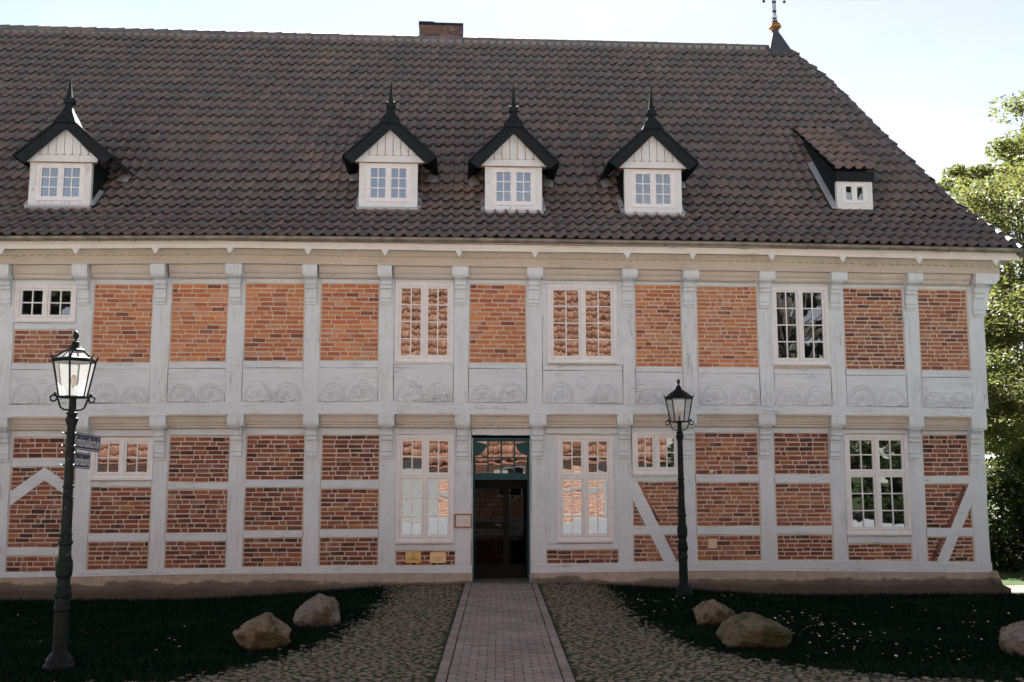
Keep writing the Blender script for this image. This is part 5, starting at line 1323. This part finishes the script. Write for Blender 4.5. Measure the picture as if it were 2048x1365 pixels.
def text_mesh(txt, w_, h_, matn):
    cu = bpy.data.curves.new('t', 'FONT'); cu.body = txt; cu.size = 1; cu.extrude = .0; cu.offset = .012
    o = bpy.data.objects.new('t', cu); COL.objects.link(o); bpy.context.view_layer.update()
    me = bpy.data.meshes.new_from_object(o.evaluated_get(bpy.context.evaluated_depsgraph_get())); bpy.data.objects.remove(o)
    co = np.empty(len(me.vertices)*3); me.vertices.foreach_get('co', co); co = co.reshape(-1, 3)
    mn, mx = co.min(0), co.max(0); co = (co-mn)/np.maximum(mx-mn, 1e-6); V = np.stack([co[:, 0]*w_, np.zeros(len(co)), co[:, 1]*h_], 1)
    me.vertices.foreach_set('co', V.ravel()); me.materials.clear(); me.materials.append(MAT[matn]); me.update(); return me
def sign(txt, zc, w_, h_, label, ang, dn):
    base = Vector(pl_)+Vector((TILT*zc, 0, zc))
    root = tag(empty('street_sign', base), label, 'sign', 'blue name signs on the lamp post'); root.rotation_euler = (0, dn, ang)
    x0 = .06
    g = MB(); c_ = .015; g.prism([(x0, -h_/2), (x0+w_, -h_/2), (x0+w_, h_/2), (x0, h_/2)], -.008, .008); g.build('plate', 'enamel_blue', root)
    g = MB(); b = .006; e = .010
    for q in ((x0+e, x0+w_-e, -h_/2+e, -h_/2+e+b), (x0+e, x0+w_-e, h_/2-e-b, h_/2-e), (x0+e, x0+e+b, -h_/2+e+b, h_/2-e-b), (x0+w_-e-b, x0+w_-e, -h_/2+e+b, h_/2-e-b)): g.box(q[0], q[1], -.0105, -.0081, q[2], q[3])
    g.build('border', 'enamel_white', root)
    me = text_mesh(txt, w_-.075, h_*.6, 'enamel_white'); o = link('lettering', me, root, (x0+.04, -.0098, -h_*.30)); o.name = 'lettering'
    for zz in (h_*.36, -h_*.36):
        g = MB(); g.lathe([(.066, zz-.012), (.066, zz+.012)], 14); g.build('clamp', 'iron_green', root)
        for sx in (-.07, .07):
            g = MB(); g.lathe([(.0, 0), (.009, .002), (.012, .009), (.009, .018), (.0, .02)], 8); o = g.build('bolt', 'chrome', root, (-.05, sx, zz)); o.rotation_euler = (0, -pi/2, 0)
    return root
z1s = onY(150, 880, pl_[1])[2]-pl_[2]; z2s = onY(150, 919, pl_[1])[2]-pl_[2]
sign('Kreismusikschule', z1s, .86, .195, 'upper, longer dark blue sign reading Kreismusikschule on the lamp post', radians(90), .035)
sign('Standesamt', z2s, .52, .185, 'lower, shorter dark blue sign reading Standesamt on the lamp post', radians(89), .035)

# ================================================================== BOULDERS
def boulder(px0, px1, pyt, pyb, depth, matn, seed, label, cuts, sx=1.0):
    c_ = (px0+px1)/2; base = gpix(c_, pyb-6); Yc = base[1]+depth*.35
    a = onY(px0, pyb-15, Yc); b = onY(px1, pyb-15, Yc); top = onY(c_, pyt, Yc)[2]; zb = gz(base[0], Yc)
    W = (b[0]-a[0])/2*1.06; Hh = (top-zb)
    bm = bmesh.new(); bmesh.ops.create_icosphere(bm, subdivisions=5, radius=1.0)
    q = random.Random(seed); pls = [(Vector(n).normalized(), d) for n, d in cuts]
    for _ in range(7):
        n_ = Vector((q.gauss(0, 1), q.gauss(0, 1), q.gauss(0, .8))).normalized(); pls.append((n_, q.uniform(.80, .94)))
    so = Vector((seed*3.1, seed*1.7, 0))
    for v in bm.verts:
        p = v.co.normalized()
        for n_, d in pls:
            e = p.dot(n_)-d
            if e > 0: p = p-n_*e*.93
        nz = mnoise.fractal(p*1.3+so, 1.0, 2.0, 3)*.11+mnoise.fractal(p*4.0+so, .8, 2.1, 5)*.075-abs(mnoise.noise(p*2.6+so))*.07-abs(mnoise.noise(p*7+so))*.035+mnoise.fractal(p*14+so, .7, 2.0, 3)*.012
        v.co = p*(1+nz)
    mnz = min(v.co.z for v in bm.verts); mxz = max(v.co.z for v in bm.verts); mnx = min(v.co.x for v in bm.verts); mxx = max(v.co.x for v in bm.verts)
    for v in bm.verts:
        x = (v.co.x-(mnx+mxx)/2)/((mxx-mnx)/2)*W; y = v.co.y*depth/2; z = (v.co.z-mnz)/(mxz-mnz)*(Hh+.12)-.12
        v.co = (x, y, z)
    me = bpy.data.meshes.new('boulder'); bm.to_mesh(me); bm.free(); me.materials.append(MAT[matn]); o = link('boulder', me, None, ((a[0]+b[0])/2, Yc, zb)); tag(o, label, 'boulder', 'boulders on the lawn'); return o
boulder(463, 579, 1228, 1306, .65, 'rock_ochre', 3, 'ochre and grey squat boulder lying beside a taller pale one', [((-.7, -.15, .75), .45), ((-.9, -.3, -.45), .62), ((.75, -.2, .75), .62), ((.2, -1, .1), .72)])
boulder(586, 677, 1189, 1261, .6, 'rock_grey', 8, 'pale pinkish pointed boulder behind a squat ochre one', [((-.75, -.3, .6), .40), ((.95, -.25, .15), .55), ((-.2, -.9, .35), .6), ((.3, -.9, -.3), .75)])
boulder(1388, 1468, 1199, 1259, .6, 'rock_ochre', 12, 'rounded brown boulder partly behind a larger mossy one', [((.5, -.3, .8), .8)])
boulder(1441, 1579, 1227, 1305, .8, 'rock_moss', 21, 'large mossy oblong boulder in front of a rounded brown one', [((.55, -.2, .8), .62), ((-.9, -.35, .3), .72), ((0, -.5, .9), .72), ((.2, -1, -.1), .78)])
boulder(2020, 2135, 1246, 1326, .8, 'rock_grey', 31, 'grey boulder lying alone on the far right of the lawn', [((-.55, -.2, .75), .5), ((-.8, -.4, -.3), .6)])

# ================================================================== DAISIES
q = MB()
for k_ in range(9):
    a = 2*pi*k_/9; c, s_ = cos(a), sin(a)
    q.add([(c*.003, s_*.003, .004), (c*.013-s_*.004, s_*.013+c*.004, .005), (c*.017, s_*.017, .007), (c*.013+s_*.004, s_*.013-c*.004, .005)], [(0, 1, 2, 3)])
q.tube([(0, 0, -.09), (0, 0, .003)], .0012, 3, mi=2); q.lathe([(.005, .004), (.005, .006), (.002, .008)], 6, mi=1)
m = NT('daisy_eye'); m.pbsdf((.7, .5, .05), .7)
dme = q.mesh('daisy', ['petal', 'daisy_eye', 'grass_blade'], fix=False)
spots = []
for (cx, cy, sx, sy, n) in ((1310, 1212, 45, 14, 26), (1640, 1280, 60, 18, 46), (1620, 1250, 40, 14, 26), (1500, 1195, 60, 8, 12), (1830, 1315, 60, 12, 16), (1960, 1270, 30, 18, 10), (1750, 1230, 120, 25, 16), (330, 1290, 25, 12, 5), (110, 1270, 50, 25, 8), (640, 1300, 20, 6, 3)):
    for _ in range(n): spots.append((rnd.gauss(cx, sx), rnd.gauss(cy, sy)))
for (px, py) in spots:
    if py < 1192 or py > 1360: continue
    p = gpix(px, py)
    if inside(np.array([[p[0], p[1]]]), POLY)[0] or p[1] > -.3: continue
    o = link('daisy', dme, None, (p[0], p[1], p[2]+rnd.uniform(.055, .075))); o.rotation_euler = (rnd.uniform(-.1, .6), rnd.uniform(-.3, .3), rnd.uniform(0, 6)); sc_ = rnd.uniform(.7, 1.15); o.scale = (sc_,)*3
    tag(o, 'tiny white daisy growing in the dark lawn', 'daisy', 'daisies in the lawn')

# ================================================================== TREES
def tree(name, loc, H, crown, n_cl, n_lf, leaf, label, matn, seed, cl_r=(.5, .95), trunk_r=.28, group=None, low=.12):
    """crown: (rx, ry, rz, centre height)"""
    rs_ = np.random.RandomState(seed); q = random.Random(seed)
    root = tag(empty(name, loc), label, 'tree', group)
    rx, ry, rz, ch = crown
    g = MB(); top = Vector((q.uniform(-.4, .4), q.uniform(-.4, .4), ch+rz*.6))
    tp_ = [Vector((0, 0, -.3)), Vector((.05, 0, ch*.25)), Vector((q.uniform(-.2, .2), q.uniform(-.2, .2), ch*.6)), Vector((top.x*.6, top.y*.6, ch)), top]
    g.tube(tp_, [trunk_r*1.25, trunk_r, trunk_r*.75, trunk_r*.5, trunk_r*.12], 9)
    cl = []
    while len(cl) < n_cl:
        v = rs_.normal(size=3); v /= np.linalg.norm(v); r_ = rs_.uniform(.25, 1)**.45
        p = np.array([v[0]*rx*r_, v[1]*ry*r_, ch+v[2]*rz*r_])
        lump = 1+.28*mnoise.noise(Vector(v*1.8)+Vector((seed, 0, 0))); p[:2] *= lump
        if p[2] < H*low: continue
        cl.append(p)
    for p in cl[::max(1, n_cl//46)]:
        st = tp_[2].lerp(tp_[3], q.random()) if p[2] > ch*.7 else tp_[1].lerp(tp_[2], q.uniform(.2, 1))
        st = Vector((st.x, st.y, min(st.z, max(p[2]-.3, ch*.3)))); e = Vector(p); md = st.lerp(e, .5)+Vector((0, 0, .12*(e-st).length))
        g.tube([st, st.lerp(md, .6), md, e], [trunk_r*.33, trunk_r*.25, trunk_r*.17, trunk_r*.04], 5)
    g.build('trunk', 'bark', root, smooth=True)
    C = np.array(cl)[rs_.randint(0, n_cl, n_lf)]; cr = rs_.uniform(cl_r[0], cl_r[1], n_cl)
    ci = rs_.randint(0, n_cl, n_lf); C = np.array(cl)[ci]; R_ = cr[ci]
    d = rs_.normal(size=(n_lf, 3)); d /= np.linalg.norm(d, axis=1)[:, None]; rr = rs_.uniform(0, 1, n_lf)**.5
    Pp = C+d*(R_*rr)[:, None]*np.array([1.1, 1.1, .55])
    u = rs_.normal(size=(n_lf, 3)); u[:, 2] *= .5; u /= np.linalg.norm(u, axis=1)[:, None]
    nn = rs_.normal(size=(n_lf, 3))*.55+np.array([0, 0, .9]); v = np.cross(nn, u); v /= np.linalg.norm(v, axis=1)[:, None]
    s_ = leaf*rs_.uniform(.6, 1.2, n_lf)[:, None]
    V = np.empty((n_lf*4, 3)); V[0::4] = Pp-u*s_; V[1::4] = Pp-v*s_*.55; V[2::4] = Pp+u*s_; V[3::4] = Pp+v*s_*.55
    link('crown', np_mesh('crown', V, np.arange(n_lf*4).reshape(-1, 4), matn, np.clip(rs_.rand(n_cl)[ci]*.6+rs_.rand(n_lf)*.4, .001, .999)), root)
    return root
def at(px, dist):
    """ground point in the direction of a photo column, dist metres from the camera"""
    d = ray(px, 933); d = d/np.hypot(d[0], d[1]); return (CAM[0]+d[0]*dist, CAM[1]+d[1]*dist, -.36)
tree('beech_tree', at(2185, 32), 13.2, (4.3, 4.0, 6.2, 6.9), 250, 120000, .075, 'tall light green tree with spreading crown beside the house end', 'leaf_light', 4, low=.075)
tree('beech_tree', at(2085, 42), 16, (4.2, 4.2, 6.8, 8.8), 170, 50000, .12, 'sparse pale green tree rising behind the roof hip', 'leaf_light', 9, cl_r=(.4, .9), low=.2)
tree('beech_tree', at(2420, 42), 17, (5.5, 5.2, 7.6, 9), 150, 40000, .14, 'broad green tree standing behind the light green one', 'leaf_mid', 15)
# dark undergrowth below the trees
hz = at(2040, 29)
tree('shrub', (hz[0]+.2, hz[1], -.36), 2.2, (2.8, 1.1, 1.7, 1.2), 110, 26000, .075, 'dark dense shrub behind the sunlit lawn strip', 'leaf_dark', 23, trunk_r=.1, low=.02)
tree('shrub', (hz[0]+5.2, hz[1]+.3, -.36), 2.4, (2.9, 1.1, 1.8, 1.3), 110, 26000, .075, 'dark dense shrub under the broad green tree', 'leaf_dark', 29, trunk_r=.1, low=.02)
# sunlit footpath beside the house
def onZ(px, py, z): d = ray(px, py); return CAM+d*(z-CAM[2])/d[2]
ya = onZ(2030, 1187, -.352)[1]; yb = onZ(2030, 1173, -.352)[1]
g = MB(); g.add([(10.45, ya, -.352), (60, ya+4, -.352), (60, yb+5, -.352), (10.45, yb, -.352)], [(0, 1, 2, 3)]); 
tag(g.build('footpath', 'gravel'), kind='structure')

# ================================================================== THE OTHER SIDE OF THE YARD (seen in the panes)
ob = tag(empty('opposite_house', (-4, -22.5, 0)), 'low brick outbuilding with a big orange tiled roof across the yard', 'building')
bx0_, bx1_ = -13.0, 12.5       # local x
g = MB(); g.box(bx0_, bx1_, -14, 0, -.2, 2.5); g.build('wall', 'far_brick', ob)
for k_ in range(13):
    x = bx0_+.1+k_*2.1; g = MB(); g.box(x, x+.2, -.1, .02, 0, 2.5); g.build('post', 'plaster_grey', ob)
g = MB(); g.box(bx0_, bx1_, -.1, .025, 1.15, 1.3); g.build('rail', 'plaster_grey', ob)
for x in (1.6, 11.0): 
    g = MB(); g.box(x, x+1.6, -.1, .03, 0, 2.2); dd = g.build('door', 'plaster_grey', ob); g = MB(); g.box(x+.1, x+.12, .03, .08, .95, 1.1); g.build('handle', 'iron_black', dd)
for x in (-8, -3.6, 5.6):
    g = MB(); g.box(x, x+1.1, -.1, .03, .9, 2.1); ww = g.build('window', 'white_frame', ob)
    for dx in (.08, .58):
        g = MB(); g.box(x+dx, x+dx+.44, .025, .034, .98, 2.02); g.build('pane', 'window_glass', ww)
oa = radians(50); OL = 13.0
g = MB(); oy, ozz = .5, 2.35
ry, rz_ = oy-cos(oa)*OL, ozz+sin(oa)*OL
g.prism([(oy, ozz-.02), (ry, rz_-.02), (2*ry-oy, ozz-.02), (2*ry-oy, ozz-.1), (oy, ozz-.1)], bx0_-.3, bx1_+.3, axis='x'); orf = g.build('roof', 'orange_tile', ob)
OT, OF = tile_arrays(.30, .52, 1.35); VV = []; FF = []; RR = []; off = 0
for r_ in range(int(OL/.46)):
    for c_ in range(int((bx1_-bx0_+.6)/.30)):
        M = Matrix.Translation((bx1_+.3-c_*.30, oy+.02-cos(oa)*r_*.46, ozz+sin(oa)*r_*.46)) @ Matrix.Rotation(pi, 4, 'Z') @ Matrix.Rotation(oa, 4, 'X') @ Matrix.Rotation(rnd.gauss(0, .02), 4, 'Z')
        A = np.array(M); B = OT@A[:3, :3].T+A[:3, 3]; VV.append(B); FF.append(OF+off); off += len(B); RR += [rnd.random()*.99+.001]*len(OF)
tag(link('roof_tiling', np_mesh('roof_tiling', np.concatenate(VV), np.concatenate(FF), 'orange_tile', RR), orf), kind='stuff')
tree('beech_tree', (16.5, -29, -.1), 18, (6.5, 5, 8.5, 9), 210, 56000, .26, 'dark leafy tree across the yard right of the outbuilding', 'leaf_dark', 41, low=.03, group='trees across the yard')
tree('beech_tree', (27, -27, -.1), 18, (6.5, 5, 8.5, 9), 210, 56000, .26, 'dark leafy tree across the yard, farthest from the outbuilding', 'leaf_dark', 43, low=.03, group='trees across the yard')
tree('beech_tree', (-24.5, -28, -.1), 18, (6.5, 5, 8.5, 9), 210, 56000, .26, 'dark leafy tree across the yard left of the outbuilding', 'leaf_dark', 47, low=.03, group='trees across the yard')
tree('shrub', (13.5, -24.5, -.1), 4.5, (4.2, 1.6, 2.4, 2.0), 110, 22000, .14, 'dark rounded shrub across the yard beside the outbuilding', 'leaf_dark', 53, trunk_r=.1, low=.0)
tree('shrub', (21.5, -24, -.1), 4.5, (4.4, 1.6, 2.5, 2.1), 110, 22000, .14, 'dark rounded shrub across the yard far from the outbuilding', 'leaf_dark', 59, trunk_r=.1, low=.0)
tree('shrub', (-22.5, -23.5, -.1), 4.5, (4.4, 1.6, 2.5, 2.1), 110, 22000, .14, 'dark rounded shrub across the yard before the left-hand tree', 'leaf_dark', 61, trunk_r=.1, low=.0)
tree('beech_tree', at(2120, 56), 14, (6.0, 4.5, 6.0, 6.2), 150, 42000, .16, 'dark green tree far behind the shrubs beside the house', 'leaf_mid', 67, low=.02)
print('objects', len(bpy.data.objects), 'bricks', len(BR), 'tiles', len(tl), 'cobbles', len(pts), 'pavers', len(PV))
